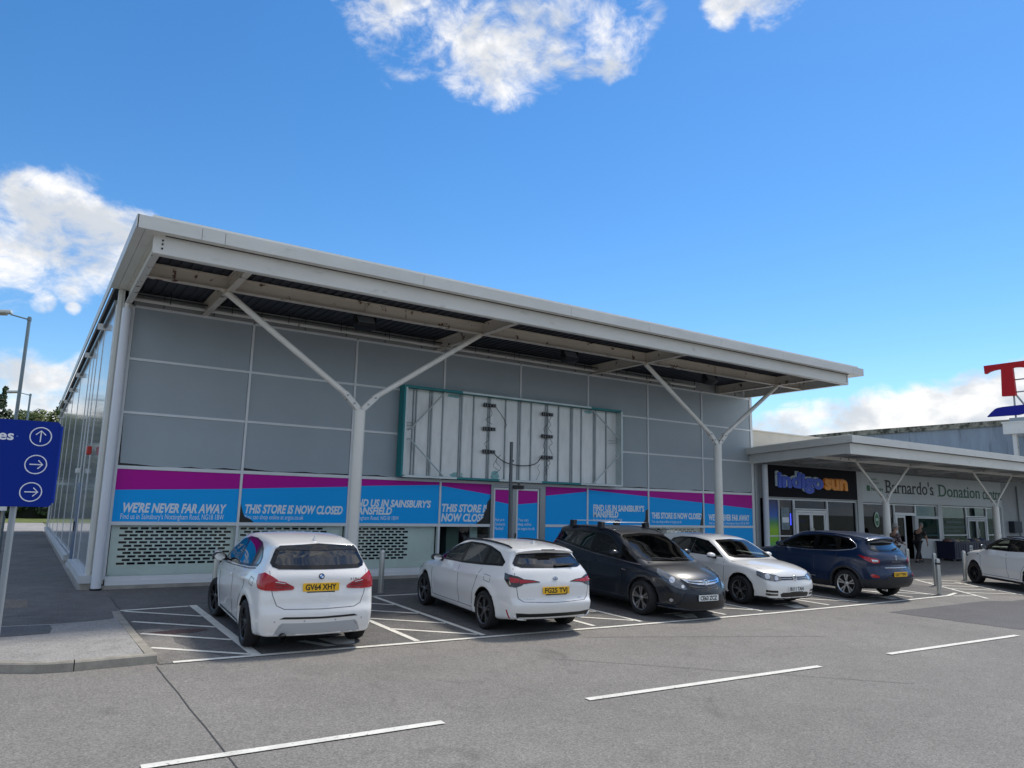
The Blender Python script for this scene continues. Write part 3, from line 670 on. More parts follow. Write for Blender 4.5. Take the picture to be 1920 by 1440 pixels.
# ------------------------------------------------------------------ retail terrace on the right
units = thing('retail_terrace', 'low white retail terrace with flat canopy on forked columns, right of the closed store', 'shop building', (21.4, 0, 0))
TEALG = glassmat('teal_glass', (.24,.42,.44), refl=.6, rough=0)
DARKG = glassmat('dark_shop_glass', (.16,.2,.24), refl=.6, rough=0)
UWALL = mat('unit_wall', srgb(168,172,174), .6, var=.06)
def retail():
    X0, X1 = 21.4, 46.0; g = -.02
    # dim interior volume and floor behind the shopfronts
    m = MB(); m.box(X0, 41.4, 4.2, 4.3, 0, 3.9); m.box(X0, 41.4, .2, 4.2, -.02, .0); m.box(X0, 41.4, .1, 4.2, 2.6, 2.65); m.box(28.15, 28.25, .15, 4.2, 0, 2.6); m.box(41.3, 41.4, .15, 4.2, 0, 2.6)
    m.box(29.2, 30.6, 1.2, 1.6, 0, 1.3, 1); m.box(31.5, 31.9, 2.2, 2.8, 0, 1.8, 1); m.box(35.4, 37.6, 1.4, 1.8, 0, 1.0, 1); m.box(38.6, 40.6, 2.0, 2.4, 0, 1.5, 1); m.box(24.2, 25.4, 3.0, 3.6, 0, 1.1, 1)
    m.build('shop_interior', [mat('shop_back', srgb(46,62,66), .8, var=.3, vscale=.8), mat('shop_racks', srgb(92,74,70), .8, var=.7, vscale=4)], units)
    # bands above the windows, pilasters
    m = MB(); m.box(X0, 28.3, -.02, .12, 2.46, 3.9); m.box(28.3, 41.4, -.02, .12, 2.44, 3.9); m.box(41.4, X1, -.02, .14, g, 3.95); m.box(X0, 46, .0, .14, 3.9, 4.3); m.build('wall', UWALL, units)
    pil = MB(); pil.box(28.02, 28.4, -.10, .2, g, 3.78); pil.build('pilaster', mat('pilaster_white', srgb(190,194,194), .5), units)
    pil = MB(); pil.box(34.72, 35.12, -.06, .2, g, 2.44); pil.build('pilaster', mat('pilaster_white', srgb(190,194,194), .5), units)
    pil = MB(); pil.box(41.2, 41.42, -.06, .2, g, 2.5); pil.build('pilaster', mat('pilaster_white', srgb(190,194,194), .5), units)
    m = MB(); m.tube([(21.77,-.2,-.05),(21.77,-.2,3.75)], .105, 20); m.build('downpipe', _M['pipe_white'], units, smooth=40)
    m = MB(); m.box(21.36, 21.62, -.06, .2, g, 3.8); m.build('pilaster', ALUGREY, units)
    # parapet and roofs
    m = MB(); m.box(X0+.02, 46, .28, .42, 4.3, 5.03); m.box(X0+.02, 46, .22, .46, 5.03, 5.08); m.build('parapet', mat('parapet_cream', srgb(206,200,186), .6, var=.06), units)
    m = MB(); m.box(X0, 46, .4, 14, 4.3, 4.36); m.build('roof', mat('roof_grey', srgb(140,142,144), .7), units)
    # shop window bays
    def bay(x0, x1, z0, z1, gl, bars=(), name='shop_window', trans=1.04, label=None, fw=.045):
        m = MB()
        m.box(x0, x0+fw, -.03, .08, z0, z1); m.box(x1-fw, x1, -.03, .08, z0, z1); m.box(x0+fw, x1-fw, -.03, .08, z1-fw, z1); m.box(x0+fw, x1-fw, -.03, .08, z0, z0+fw)
        if trans: m.box(x0+fw, x1-fw, -.028, .08, trans-fw/2, trans+fw/2)
        for b in bars: m.box(b-fw/2, b+fw/2, -.029, .08, z0+fw, z1-fw)
        w = m.build(name, WHITE_ALU, units, label=label)
        MB().box(x0+fw, x1-fw, .02, .028, z0+fw, z1-fw).build('pane', gl, w)
        return w
    bay(21.95, 23.72, .0, 2.46, DARKG, (22.78,)); bay(23.72, 25.92, 2.06, 2.46, DARKG, (), trans=None); bay(25.92, 28.02, 0, 2.46, DARKG)
    # rainbow vinyl and posters on the first unit
    gm = bpy.data.materials.new('spectrum_vinyl'); gm.use_nodes = True; nt = gm.node_tree; L = nt.links
    tc = nt.nodes.new('ShaderNodeTexCoord'); sp = nt.nodes.new('ShaderNodeSeparateXYZ'); L.new(tc.outputs['Object'], sp.inputs[0])
    mr = nt.nodes.new('ShaderNodeMapRange'); L.new(sp.outputs[2], mr.inputs[0]); mr.inputs[1].default_value = .0; mr.inputs[2].default_value = 2.46
    cr = nt.nodes.new('ShaderNodeValToRGB'); L.new(mr.outputs[0], cr.inputs[0])
    e = cr.color_ramp.elements; e[0].position = 0; e[0].color = (*srgb(0,90,190),1); e[1].position = 1; e[1].color = (*srgb(12,16,60),1)
    for p, c in ((.18,(0,150,150)),(.34,(120,190,20)),(.52,(150,200,20)),(.63,(70,150,80)),(.74,(10,90,190))): q = e.new(p); q.color = (*srgb(*c),1)
    L.new(cr.outputs[0], nt.nodes['Principled BSDF'].inputs['Base Color']); nt.nodes['Principled BSDF'].inputs['Roughness'].default_value = .35
    m = MB(); m.box(22.0, 22.75, .008, .016, .05, 2.41); m.build('window_vinyl', gm, units, label='vinyl fading from navy through blue to lime green')
    m = MB(); m.box(22.95, 23.45, .005, .014, 1.28, 2.12); m.box(23.0, 23.4, .001, .0045, 1.55, 1.75, 1); m.box(23.5, 23.55, .004, .013, 1.45, 1.9, 2)
    m.build('poster', [mat('poster_grey', srgb(120,140,150), .5, var=.4, vscale=4), VTEXT, mat('neon_blue', srgb(40,60,255), .4, emit=(.05,.08,1,1.2))], units)
    m = MB(); m.box(22.95, 23.4, .005, .014, .30, .86); m.box(23.05, 23.2, .001, .0045, .4, .7, 1); m.build('poster', [_M['poster_grey'], mat('poster_yellow', srgb(220,190,40), .5)], units)
    def doors(x0, x1, zt, m0=WHITE_ALU, gl=DARKG, name='door'):
        mid = (x0+x1)/2; f = MB(); f.box(x0, x0+.1, -.05, .08, 0, zt); f.box(x1-.1, x1, -.05, .08, 0, zt); f.box(x0+.1, x1-.1, -.05, .08, zt-.09, zt); fr = f.build(name+'_frame', m0, units)
        for a, b, s in ((x0+.11, mid-.01, 1), (mid+.01, x1-.11, -1)):
            d = MB(); w = .085; d.box(a, a+w, -.03, .04, .02, zt-.1); d.box(b-w, b, -.03, .04, .02, zt-.1); d.box(a+w, b-w, -.03, .04, zt-.1-w, zt-.1); d.box(a+w, b-w, -.03, .04, .02, .28); lf = d.build(name+'_leaf', m0, units)
            MB().box(a+w, b-w, 0, .008, .28, zt-.1-w).build('pane', gl, lf)
            h = MB(); hx = b-.05 if s > 0 else a+.05; h.tube([(hx,-.03,.95),(hx,-.08,.97),(hx,-.08,1.33),(hx,-.03,1.35)], .014, 8); h.build('handle', STAINLESS, lf)
    doors(23.78, 25.86, 2.04)
    m = MB(); m.box(23.95, 24.75, .25, .27, 1.6, 1.64); m.build('neon_strip', _M['neon_blue'], units)
    # donation shop
    bay(28.42, 30.95, 0, 2.42, DARKG); bay(30.95, 32.75, 2.0, 2.42, DARKG, (), trans=None); bay(32.75, 34.7, .0, 2.42, TEALG)
    f = MB(); f.box(30.97, 31.07, -.05, .08, 0, 2.0); f.box(32.62, 32.74, -.05, .08, 0, 2.0); f.box(31.07, 32.62, -.05, .08, 1.92, 2.0); f.build('door_frame', WHITE_ALU, units)
    d = MB(); d.box(31.08, 31.17, -.03, .04, .02, 1.91); d.box(31.75, 31.84, -.03, .04, .02, 1.91); d.box(31.17, 31.75, -.03, .04, .02, .75); d.box(31.17, 31.75, -.03, .04, 1.82, 1.91); lf = d.build('door_leaf', WHITE_ALU, units)
    MB().box(31.17, 31.75, 0, .008, .75, 1.82).build('pane', DARKG, lf)
    # the right leaf stands open towards the viewer
    hx, ang = 32.70, R(127)
    M_ = Matrix.Translation((hx, -.05, 0)) @ Matrix.Rotation(ang, 4, 'Z')
    d = MB(); W = 1.0; d.box(-W, -W+.09, -.03, .03, .02, 1.91, 0, M_); d.box(-.09, 0, -.03, .03, .02, 1.91, 0, M_); d.box(-W+.09, -.09, -.03, .03, 1.80, 1.91, 0, M_); d.box(-W+.09, -.09, -.03, .03, .02, .9, 0, M_)
    lf = d.build('door_leaf', WHITE_ALU, units, label='white half glazed door leaf standing open')
    MB().box(-W+.09, -.09, -.004, .004, .9, 1.80, 0, M_).build('pane', TEALG, lf)
    h = MB(); h.tube([(-W+.05,-.03,.9),(-W+.05,-.09,.92),(-W+.05,-.09,1.3),(-W+.05,-.03,1.32)], .016, 8); h.v = [tuple(M_ @ Vector(v)) for v in h.v]; h.build('handle', BLACKP, lf)
    bay(35.14, 37.5, 0, 2.42, TEALG); bay(39.62, 41.2, 0, 2.42, TEALG); bay(37.5, 39.62, 1.92, 2.42, TEALG, (), trans=None)
    doors(37.55, 39.57, 1.90, mat('door_white', srgb(196,202,204), .5), TEALG, 'door')
    # green oval sticker, window lettering strips, shelves, drainpipe and box on the blank wall
    m = MB(); el = [(29.55+.19*math.cos(a), 1.72+.33*math.sin(a)) for a in np.linspace(0, 2*math.pi, 25)[:-1]]
    m.prism(el, WF, .012, -.0, 0); el2 = [(29.55+.14*math.cos(a), 1.72+.26*math.sin(a)) for a in np.linspace(0, 2*math.pi, 25)[:-1]]; m.prism(el2, WF, .016, .0125, 1); m.box(29.45, 29.65, -.02, -.0165, 1.66, 1.78, 0)
    m.build('window_sticker', [mat('sticker_grey', srgb(176,196,180), .5), mat('sticker_green', srgb(30,110,60), .5)], units, label='green oval sticker on the dark window')
    m = MB(); m.box(35.5, 37.0, .004, .012, 1.62, 1.70); m.box(35.3, 37.35, .004, .012, 1.40, 1.46); m.box(35.3, 36.8, .004, .012, 1.22, 1.27); m.box(39.7, 41.1, .004, .012, 1.36, 1.42); m.build('window_stripes', mat('stripe_dark', srgb(36,74,80), .5), units)
    m = MB(); m.tube([(43.2,-.09,.2),(43.2,-.09,3.6)], .05, 10); m.box(42.0, 42.9, -.3, -.03, 1.15, 1.75, 1); m.build('wall_services', [ALUGREY, mat('service_box', srgb(44,52,64), .6)], units)
    # canopy: upper fascia, set-back beam, deck with slim trusses
    A = (20.95, 60.0); yF = -4.25
    zt = lambda y: 4.29+(4.52-4.29)*(-y/4.25)
    def slab(m, xa, xb, ya, yb, off0, off1, mi=0):
        vs = [(x, y, zt(y)+o) for x in (xa, xb) for y in (ya, yb) for o in (off0, off1)]
        m.add(vs, [(0,1,3,2),(4,6,7,5),(0,4,5,1),(2,3,7,6),(0,2,6,4),(1,5,7,3)], mi)
    m = MB(); slab(m, A[0]+.05, A[1], yF+.05, .0, -.2, -.03); cano = m.build('canopy', mat('canopy_deck', srgb(158,162,164), .55, var=.06), units, label='low white flat canopy of the terrace')
    m = MB(); xs = [A[0]]+list(np.arange(25.2, 60, 4.2))+[60]
    for a, b in zip(xs, xs[1:]): slab(m, a+.003, b-.003, yF-.02, yF+.03, -.24, -.0)
    slab(m, A[0]-.02, A[0]+.03, yF-.02, 0, -.24, 0)
    m.build('fascia', FASCIA, cano)
    m = MB(); slab(m, A[0]+.3, A[1], yF+.25, -.1, -.03, .07); m.build('roof_sheet', _M['roof_white'], cano)
    m = MB(); slab(m, A[0]+.16, A[1], yF+.14, yF+.17, -.60, -.24); slab(m, A[0]+.16, A[0]+.19, yF+.17, -.02, -.58, -.24); slab(m, A[0]+.16, A[1], yF+.17, yF+.27, -.60, -.575)
    m.build('edge_beam', FASCIA, cano)
    m = MB()
    for x in np.arange(21.9, 60, 1.85): m.bar((x, yF+.3, 4.18), (x, -.1, 3.98), .05, .09)
    m.build('purlins', STEELW, cano)
    m = MB(); m.bar((21.3,-2.5,3.9),(60,-2.5,3.9), .10, .12); m.build('main_beam', STEELW, cano)
    for x in (24.06, 27.74, 33.0, 36.7, 42.0):
        m = MB(); m.bar((x,-4.1,3.93),(x,-.05,3.86), .07, .07)
        m.tube([(x,-3.3,3.9),(x+.9,-4.0,4.0)], .022, 6); m.tube([(x,-1.6,3.88),(x+1.2,-.3,3.85)], .022, 6); m.build('cross_beam', STEELW, cano)
    m = MB(); m.box(21.6, 41.4, -.34, -.3, 3.72, 3.80); m.build('cable_tray', mat('tray_grey', srgb(110,114,116), .5), cano)
    for i, cx in enumerate((25.9, 34.85, 43.8)):
        z0 = gz(-2.5); m = MB(); m.tube([(cx,-2.5,z0),(cx,-2.5,2.36),(cx,-2.5,2.42)], [.135,.135,.10], 26)
        col = m.build('canopy_column', _M['column_white'], units, smooth=40)
        for s in (-1, 1):
            m = MB(); a = Vector((cx+s*.2,-2.5,2.62)); b = Vector((cx+s*1.84,-2.5,3.86)); m.tube([a, b], .05, 14); m.build('strut', _M['strut_white'], col, smooth=40)
            m = MB()
            for yy in (-2.55,-2.45): m.bar((cx+s*.05,yy,2.4),(a.x+s*.07,yy,a.z+.05), .012, .08)
            m.build('fork_plate', STEELW, col)
retail()

def shop_signs():
    # dark sign with blue and amber raised letters
    t = thing('shop_sign', 'black fascia sign with raised blue and amber letters reading indigo sun', 'sign', (24.9, -.1, 2.5), 'shop fascia signs')
    m = MB(); m.box(21.92, 28.0, -.10, -.025, 2.50, 3.80); m.box(21.92, 28.0, -.115, -.10, 3.775, 3.80, 1); m.box(21.92, 28.0, -.115, -.10, 2.50, 2.52, 1); m.build('sign_board', [mat('sign_black', srgb(12,12,22), .6, spec=.15), ALUGREY], t)
    bl = mat('letter_blue', srgb(36,84,210), .4); pl = mat('letter_pale', srgb(176,196,206), .5); am = mat('letter_amber', srgb(255,160,20), .4)
    for dx, dz, d0, mm in ((-.13, .05, .0, pl), (0, 0, .03, bl)):
        lettering('letters', 'indigo', 2.95, .56, mm, lambda u, v, d: (22.6+dx+u, -.101-d0-d, 2.92+dz+v), t, .045, 0, .03, .98)
    for dx, dz, d0, mm in ((-.07, .04, .0, mat('letter_orange', srgb(214,120,10), .5)), (0, 0, .03, am)):
        lettering('letters', 'sun', 1.62, .56, mm, lambda u, v, d: (25.62+dx+u, -.101-d0-d, 2.92+dz+v), t, .045, 0, .03, .98)
    # pale sign with slab serif lettering
    t = thing('shop_sign', "pale grey fascia sign reading Barnardo's Donation centre in dark serif letters", 'sign', (35, -.1, 2.5), 'shop fascia signs')
    m = MB(); m.box(28.42, 41.3, -.08, -.025, 2.46, 3.76); m.build('sign_board', mat('sign_pale', srgb(196,204,204), .5, var=.03), t)
    dk = mat('letter_dark', srgb(34,36,44), .5); gr = mat('letter_green', srgb(20,92,60), .5)
    def serif(name, body, x0, w, z0, cap, m):
        me0 = lettering(name, body, w, cap, m, lambda u, v, d: (x0+u, -.081-d, z0+v), t, .004, 0, .012)
        # slab serifs: short bars at the feet and heads of the upright strokes
        co = [v.co for v in me0.data.vertices]; s = MB(); h = cap*.065
        cell = {}
        for v in co:
            k = round((v.x-x0)/(cap*.05)); cell.setdefault(k, []).append(v.z)
        feet = sorted({round(v.x/(cap*.28)) for v in co if abs(v.z-z0) < cap*.02})
        heads = sorted({round(v.x/(cap*.28)) for v in co if abs(v.z-(z0+cap)) < cap*.03})
        for k in feet: x = k*cap*.28; s.box(x-cap*.13, x+cap*.13, -.094, -.081, z0-h*.1, z0+h)
        for k in heads: x = k*cap*.28; s.box(x-cap*.13, x+cap*.10, -.0945, -.081, z0+cap-h, z0+cap+h*.1)
        s.build('serifs', m, me0)
    serif('letters', "Barnardo's", 30.28, 4.08, 2.90, .56, dk)
    serif('letters', 'Donation', 34.88, 4.05, 2.86, .56, gr)
    serif('letters', 'centre', 39.25, 2.0, 2.84, .56, gr)
    sm = mat('letter_grey_green', srgb(110,140,124), .5)
    for s, z, w in (('Donate', 3.42, .62), ('Goods here', 3.26, .8)): lettering('letters', s, w, .11, sm, lambda u, v, d, z=z: (28.98+u, -.081-d, z+v), t, 0, 0, .006)
    lettering('letters', 'Furniture', .95, .17, gr, lambda u, v, d: (29.1+u, -.081-d, 2.96+v), t, .01, 0, .006)
    m = MB(); m.box(28.78, 29.02, -.088, -.0805, 2.94, 3.18); m.build('logo_block', gr, t)
shop_signs()

def superstore():
    t = thing('superstore_building', 'long grey weathered superstore wall with stained coping behind the low terrace', 'building', (46, 0, 0))
    prof = [(-.6,0),(34,0),(34,5.2),(25,6.6),(18,7.15),(14,7.36),(10,7.43),(-.6,7.40)]
    m = MB(); m.prism(prof, lambda u, v, d: (46.1+d, u, v), 0, 8); m.build('wall', mat('weathered_render', srgb(150,160,168), .8, var=.14, vscale=.8, col2=srgb(96,104,110), c2lo=.56, c2hi=.78, c2scale=1.2, stretch=(1,2.2,.35)), t)
    m = MB(); P = [(34,5.2),(25,6.6),(18,7.15),(14,7.36),(10,7.43),(-.6,7.40)]
    for a, b in zip(P, P[1:]): m.bar((46.2,a[0],a[1]+.03),(46.2,b[0],b[1]+.03), .5, .34)
    m.build('coping', mat('stained_coping', srgb(150,146,128), .9, var=.3, vscale=2, col2=srgb(66,66,54), c2lo=.44, c2hi=.6, c2scale=2.6), t)
    m = MB(); m.box(43.9, 52, -9, .62, 6.55, 7.16); m.box(43.86, 52, -9, .66, 7.16, 7.24); m.build('entrance_fascia', FASCIA, t)
    m = MB()
    for y in (.2, -4): m.box(44.2, 44.4, y-.1, y+.1, 4.3, 6.55)
    m.build('posts', STEELW, t)
    # rooftop letter on a frame, facing left along the parade
    s = thing('rooftop_letter', 'huge red serif letter T above a blue dash on a steel frame at roof level', 'sign', (44, .1, 7.2))
    f = lambda u, v, d: (44-d, u, v)
    half = [(.45,10.25),(.60,10.265),(.85,10.24),(1.05,10.19),(1.22,10.10),(1.31,10.10),(1.33,10.57)]
    Tp = [(-.18,8.67),(.52,8.70)]+half+[(-.99,10.57),(-.97,10.10),(-.88,10.10),(-.70,10.19),(-.5,10.24),(-.26,10.265),(-.13,10.25)]
    m = MB(); m.prism(Tp, f, -.08, .12); m.build('letter', mat('sign_red', srgb(172,4,18), .5, spec=.3), s)
    dash = [(1.38,7.60),(1.12,7.86),(.92,8.02),(.78,8.07),(.5,8.10),(-1.3,8.14),(-1.05,7.88),(-.9,7.74),(-.7,7.67),(-.2,7.58)]
    m = MB(); m.prism(dash, f, -.08, .12); m.build('dash', mat('sign_blue', srgb(2,12,130), .5, spec=.3), s)
    m = MB(); m.tube([(44.15,.02,7.2),(44.15,.02,8.7)], .05, 8); m.tube([(44.6,-.9,7.2),(44.15,-.12,8.7)], .05, 8)
    for z in (9.6, 8.9): m.tube([(44.15,-.1,z),(44.15,-5,z)], .04, 8)
    m.tube([(44.15,-2.6,7.2),(44.15,-2.6,9.7)], .05, 8); m.box(44.0, 44.4, -.6, .3, 7.2, 7.45)
    m.build('frame', ALUGREY, s)
superstore()
# ------------------------------------------------------------------ cars
def poly_sdf(poly, U, V):
    P = np.asarray(poly, float); Q = np.roll(P, -1, 0); u = U.ravel(); v = V.ravel()
    d2 = np.full(u.shape, 1e9); ins = np.zeros(u.shape, bool)
    for (ax, ay), (bx, by) in zip(P, Q):
        ex, ey = bx-ax, by-ay; wx, wy = u-ax, v-ay; L2 = ex*ex+ey*ey+1e-12
        t = np.clip((wx*ex+wy*ey)/L2, 0, 1); d2 = np.minimum(d2, (wx-ex*t)**2+(wy-ey*t)**2)
        c = (ay > v) != (by > v)
        if c.any(): ins ^= c & (u < (bx-ax)*(v-ay)/(by-ay+1e-12*(by == ay))+ax)
    d = np.sqrt(d2); return np.where(ins, -d, d).reshape(U.shape)
def smin(a, b, k): h = np.maximum(k-np.abs(a-b), 0)/k; return np.minimum(a, b)-h*h*k*.25
def smax(a, b, k): return -smin(-a, -b, k)
def sst(a, b, x): t = np.clip((x-a)/(b-a), 0, 1); return t*t*(3-2*t)
def tri(F, o, h, P):
    g = (P-o)/h; i = np.clip(np.floor(g).astype(int), 0, np.array(F.shape[:3])-2); f = np.clip(g-i, 0, 1); r = 0
    for a in (0,1):
        for b in (0,1):
            for c in (0,1):
                w = (f[:,0] if a else 1-f[:,0])*(f[:,1] if b else 1-f[:,1])*(f[:,2] if c else 1-f[:,2])
                v = F[i[:,0]+a, i[:,1]+b, i[:,2]+c]; r = r + (w[:,None]*v if v.ndim == 2 else w*v)
    return r
def surface_net(F, o, h):
    S = F < 0; C = np.zeros(tuple(n-1 for n in F.shape), int)
    for a in (0,1):
        for b in (0,1):
            for c in (0,1): C += S[a:F.shape[0]-1+a, b:F.shape[1]-1+b, c:F.shape[2]-1+c]
    idx = np.argwhere((C > 0) & (C < 8)); M = -np.ones(C.shape, int); M[tuple(idx.T)] = np.arange(len(idx))
    acc = np.zeros((len(idx), 3)); cnt = np.zeros(len(idx)); E = [(0,0,0),(1,0,0),(0,1,0),(0,0,1),(1,1,0),(1,0,1),(0,1,1),(1,1,1)]
    for p in E:
        for ax in range(3):
            if p[ax]: continue
            q = list(p); q[ax] = 1; a = F[tuple((idx+p).T)]; b = F[tuple((idx+q).T)]; m = (a < 0) != (b < 0)
            t = np.where(m, a/np.where(m, a-b, 1), 0); pos = np.tile(np.array(p, float), (len(idx), 1)); pos[:, ax] += t
            acc[m] += pos[m]; cnt[m] += 1
    V = (idx+acc/cnt[:, None])*h+o; Q = []
    for ax in range(3):
        u, w = (ax+1) % 3, (ax+2) % 3; sl = [slice(None)]*3; sl[ax] = slice(0, -1); s2 = list(sl); s2[ax] = slice(1, None)
        A = S[tuple(sl)]; B = S[tuple(s2)]; e = np.argwhere(A != B); e = e[(e[:, u] > 0) & (e[:, w] > 0) & (e[:, u] < F.shape[u]-1) & (e[:, w] < F.shape[w]-1)]
        fl = A[tuple(e.T)]; c = []
        for du, dw in ((-1,-1),(0,-1),(0,0),(-1,0)):
            k = e.copy(); k[:, u] += du; k[:, w] += dw; c.append(M[tuple(k.T)])
        q = np.stack(c, 1); q[~fl] = q[~fl][:, ::-1]; Q.append(q)
    return V, np.concatenate(Q)

TYRE = mat('tyre_rubber', (.012,.012,.013), .75)
CHROME = mat('chrome', (.75,.76,.77), .12, metal=1)
GLOSSBLK = mat('gloss_black', (.008,.008,.009), .15, coat=.6)
UNDER = mat('car_underside', (.008,.008,.008), .9)
FRIT = mat('glass_border', (.006,.006,.007), .12)
LAMPRED = mat('lamp_red', (.40,.004,.010), .15, coat=.4)
LAMPDARK = mat('lamp_dark_red', (.10,.004,.006), .12, coat=1)
LAMPCLEAR = mat('lamp_clear', (.55,.57,.6), .08, metal=.6, coat=1)
PLATEY = mat('plate_yellow', srgb(245,190,30), .4); PLATEW = mat('plate_white', srgb(225,228,226), .4); PLATET = mat('plate_black', (.01,.01,.01), .5)
TRIM = mat('seat_cloth', (.05,.052,.056), .8)
CGLASS = glassmat('car_glass', (.64,.72,.68), refl=1.3); CPRIV = glassmat('privacy_glass', (.05,.055,.06), refl=2.2, extra=.02)
CAM_O = Vector((0,0,0))

class Car:
    def __init__(s, sp, name, label, group=None):
        s.sp = sp; s.root = thing(name, label, 'car', (0,0,0), group); L, hw, H = sp['L'], sp['W']/2, sp['H']; s.L, s.hw = L, hw
        h = sp.get('h', .025); s.h = h; s.xa = (sp['ro'], sp['ro']+sp['wb']); s.R = sp['R']
        xs = np.arange(-.15, L+.15, h); ys = np.arange(0, hw+.15, h); zs = np.arange(.05, H+.15, h)
        sil = catmull(sp['sil'], 5); U, Wd = np.meshgrid(np.arange(-.6, L+.6, .02), np.arange(-.1, H+.4, .02), indexing='ij'); SD = poly_sdf(sil, U, Wd)
        def sd2(x, z):
            gx = np.clip((x+.6)/.02, 0, SD.shape[0]-1.001); gy = np.clip((z+.1)/.02, 0, SD.shape[1]-1.001); i = gx.astype(int); j = gy.astype(int); a = gx-i; b = gy-j
            return (SD[i,j]*(1-a)+SD[i+1,j]*a)*(1-b)+(SD[i,j+1]*(1-a)+SD[i+1,j+1]*a)*b
        X, Y, Z = np.meshgrid(xs, ys, zs, indexing='ij'); yn = Y/hw; t = X/L; bf, br = sp.get('bow', (.2,.13))
        yy = np.clip(yn, 0, 1.1)**2.3
        Xq = X+bf*sst(.45,.95,t)*yy-br*(1-sst(.03,.5,t))*yy; Zq = Z+sp.get('crown',.055)*yn**2*sst(.45,.9,Z)
        d1 = sd2(Xq, Zq); zb = sp['zb']; wr = sp['wr']/hw; zr = H
        zp = [0,.12,.24,.42,.60,zb-.16,zb-.05,zb+.02,zb+.06,zb+.5*(zr-zb),zr,zr+.3]; wg = .905
        wp = [.84,.90,.955,.985,1.0,.99,.955,.915,wg-.01,wg-.42*(wg-wr),wr,wr-.15]
        zi = np.linspace(0, zr+.3, 200); wi = np.interp(zi, zp, wp); kk = np.ones(7)/7; wi = np.convolve(np.pad(wi, 3, 'edge'), kk, 'valid')
        dz = sp.get('wedge',.08)*(.5-t)*sst(.45,.85,Z); w = np.interp(Z-dz, zi, wi)*hw
        cf, pf, cr, pr = sp.get('plan', (.26,2.6,.14,2.6))
        w = w*(1-cf*np.clip((t-.60)/.40,0,1.2)**pf-cr*np.clip((.36-t)/.36,0,1.2)**pr)
        w = w*(1-sp.get('green',.05)*np.clip((.45-t)/.45,0,1)*sst(zb,zb+.3,Z))
        for xa in s.xa:
            dd = np.hypot(X-xa, Z-s.R); w = w+.014*np.exp(-((dd-s.R-.09)/.07)**2)
        w = w+.010*np.exp(-((Z-dz-(zb-.14))/.03)**2)*sst(.1,.25,t)*(1-sst(.75,.95,t))-.012*np.exp(-((Z-.42)/.09)**2)*np.exp(-((t-.5)/.22)**4)
        body = smax(d1, (Y-w)*.92, sp.get('k',.09))
        if 'post' in sp: body = sp['post'](body, X, Y, Z)
        Ra = s.R+sp.get('gap',.05); cut = body.copy(); s.Ra = Ra
        for xa in s.xa: cut = np.maximum(cut, -np.maximum(np.hypot(X-xa, Z-s.R-.01)-Ra, (hw-.30)-Y))
        cav = np.maximum.reduce([body+.055, .50-Z, X-sp['cowl'], .42-X]); cut = np.maximum(cut, -cav)
        sl = lambda P, a, b: poly_sdf(P, *np.meshgrid(a, b, indexing='ij'))
        for P in sp['side'].values():
            q = sl(P, xs, zs)[:, None, :]+.028; cut = np.maximum(cut, -np.maximum(q+0*Y, .30-Y))
        full = lambda half: half+[(-u, v) for u, v in reversed(half) if u > 1e-6]
        s.full = full
        q = sl(full(sp['ws']), ys, zs)[None]+.035; cut = np.maximum(cut, -np.maximum(q+0*X, L*.42-X))
        q = sl(full(sp['rw']), ys, zs)[None]+.045; cut = np.maximum(cut, -np.maximum(q+0*X, X-L*.28))
        mir = lambda F: np.concatenate([F[:, :0:-1], F], 1); Fb, Fc = mir(body), mir(cut); o = np.array([xs[0], -ys[-1], zs[0]]); s.o = o; s.Fb = Fb
        s.G = np.stack(np.gradient(Fb, h), -1)
        Vb, Qb = surface_net(Fb, o, h); s.bvh = BVHTree.FromPolygons([tuple(v) for v in Vb], [tuple(q) for q in Qb])
        V, Q = surface_net(Fc, o, h); dep = tri(Fb, o, h, V); on = np.abs(dep) < .008
        for _ in range(2):
            g = tri(s.G, o, h, V); n2 = (g*g).sum(1)+1e-6; V[on] -= (tri(Fb, o, h, V)/n2)[on, None]*g[on]
        c = V[Q].mean(1); dpt = tri(Fb, o, h, c); well = np.minimum(*[np.hypot(c[:,0]-xa, c[:,2]-s.R-.01) for xa in s.xa]) < Ra+.008
        inner = (dpt < -.02) | (c[:,2] < .235) & (tri(s.G, o, h, c)[:,2] < -.35)
        me = bpy.data.meshes.new('body'); me.from_pydata([tuple(v) for v in V], [], [tuple(int(i) for i in q) for q in Q])
        me.materials.append(sp['paint']); me.materials.append(UNDER); me.polygons.foreach_set('material_index', [int(i) for i in inner])
        me.polygons.foreach_set('use_smooth', [True]*len(me.polygons))
        gn = tri(s.G, o, h, V); gn /= np.linalg.norm(gn, axis=1)[:, None]+1e-9
        me.update(); vn = np.array([v.normal[:] for v in me.vertices]); nn = np.where(on[:, None] & ((vn*gn).sum(1) > .8)[:, None], gn, vn)
        me.normals_split_custom_set_from_vertices([tuple(n) for n in nn])
        s.body = link('body', me, s.root)
    # --- placing things on the skin
    def hit(s, view, u, v):
        if view == 'L': p, d = Vector((u,3,v)), Vector((0,-1,0))
        elif view == 'R': p, d = Vector((u,-3,v)), Vector((0,1,0))
        elif view == 'rear': p, d = Vector((-3,u,v)), Vector((1,0,0))
        elif view == 'front': p, d = Vector((s.L+3,u,v)), Vector((-1,0,0))
        elif view == 'top': p, d = Vector((u,v,5)), Vector((0,0,-1))
        else:
            a = R(view); e = Vector((math.cos(a), math.sin(a), 0)); tt = Vector((-e.y, e.x, 0)); p = tt*u+e*8+Vector((0,0,v)); d = -e
        co, no, _, _ = s.bvh.ray_cast(p, d)
        if co is None: co, no, _, _ = s.bvh.find_nearest(p+d*(p-Vector((s.L/2,0,v))).dot(-d)*.8)
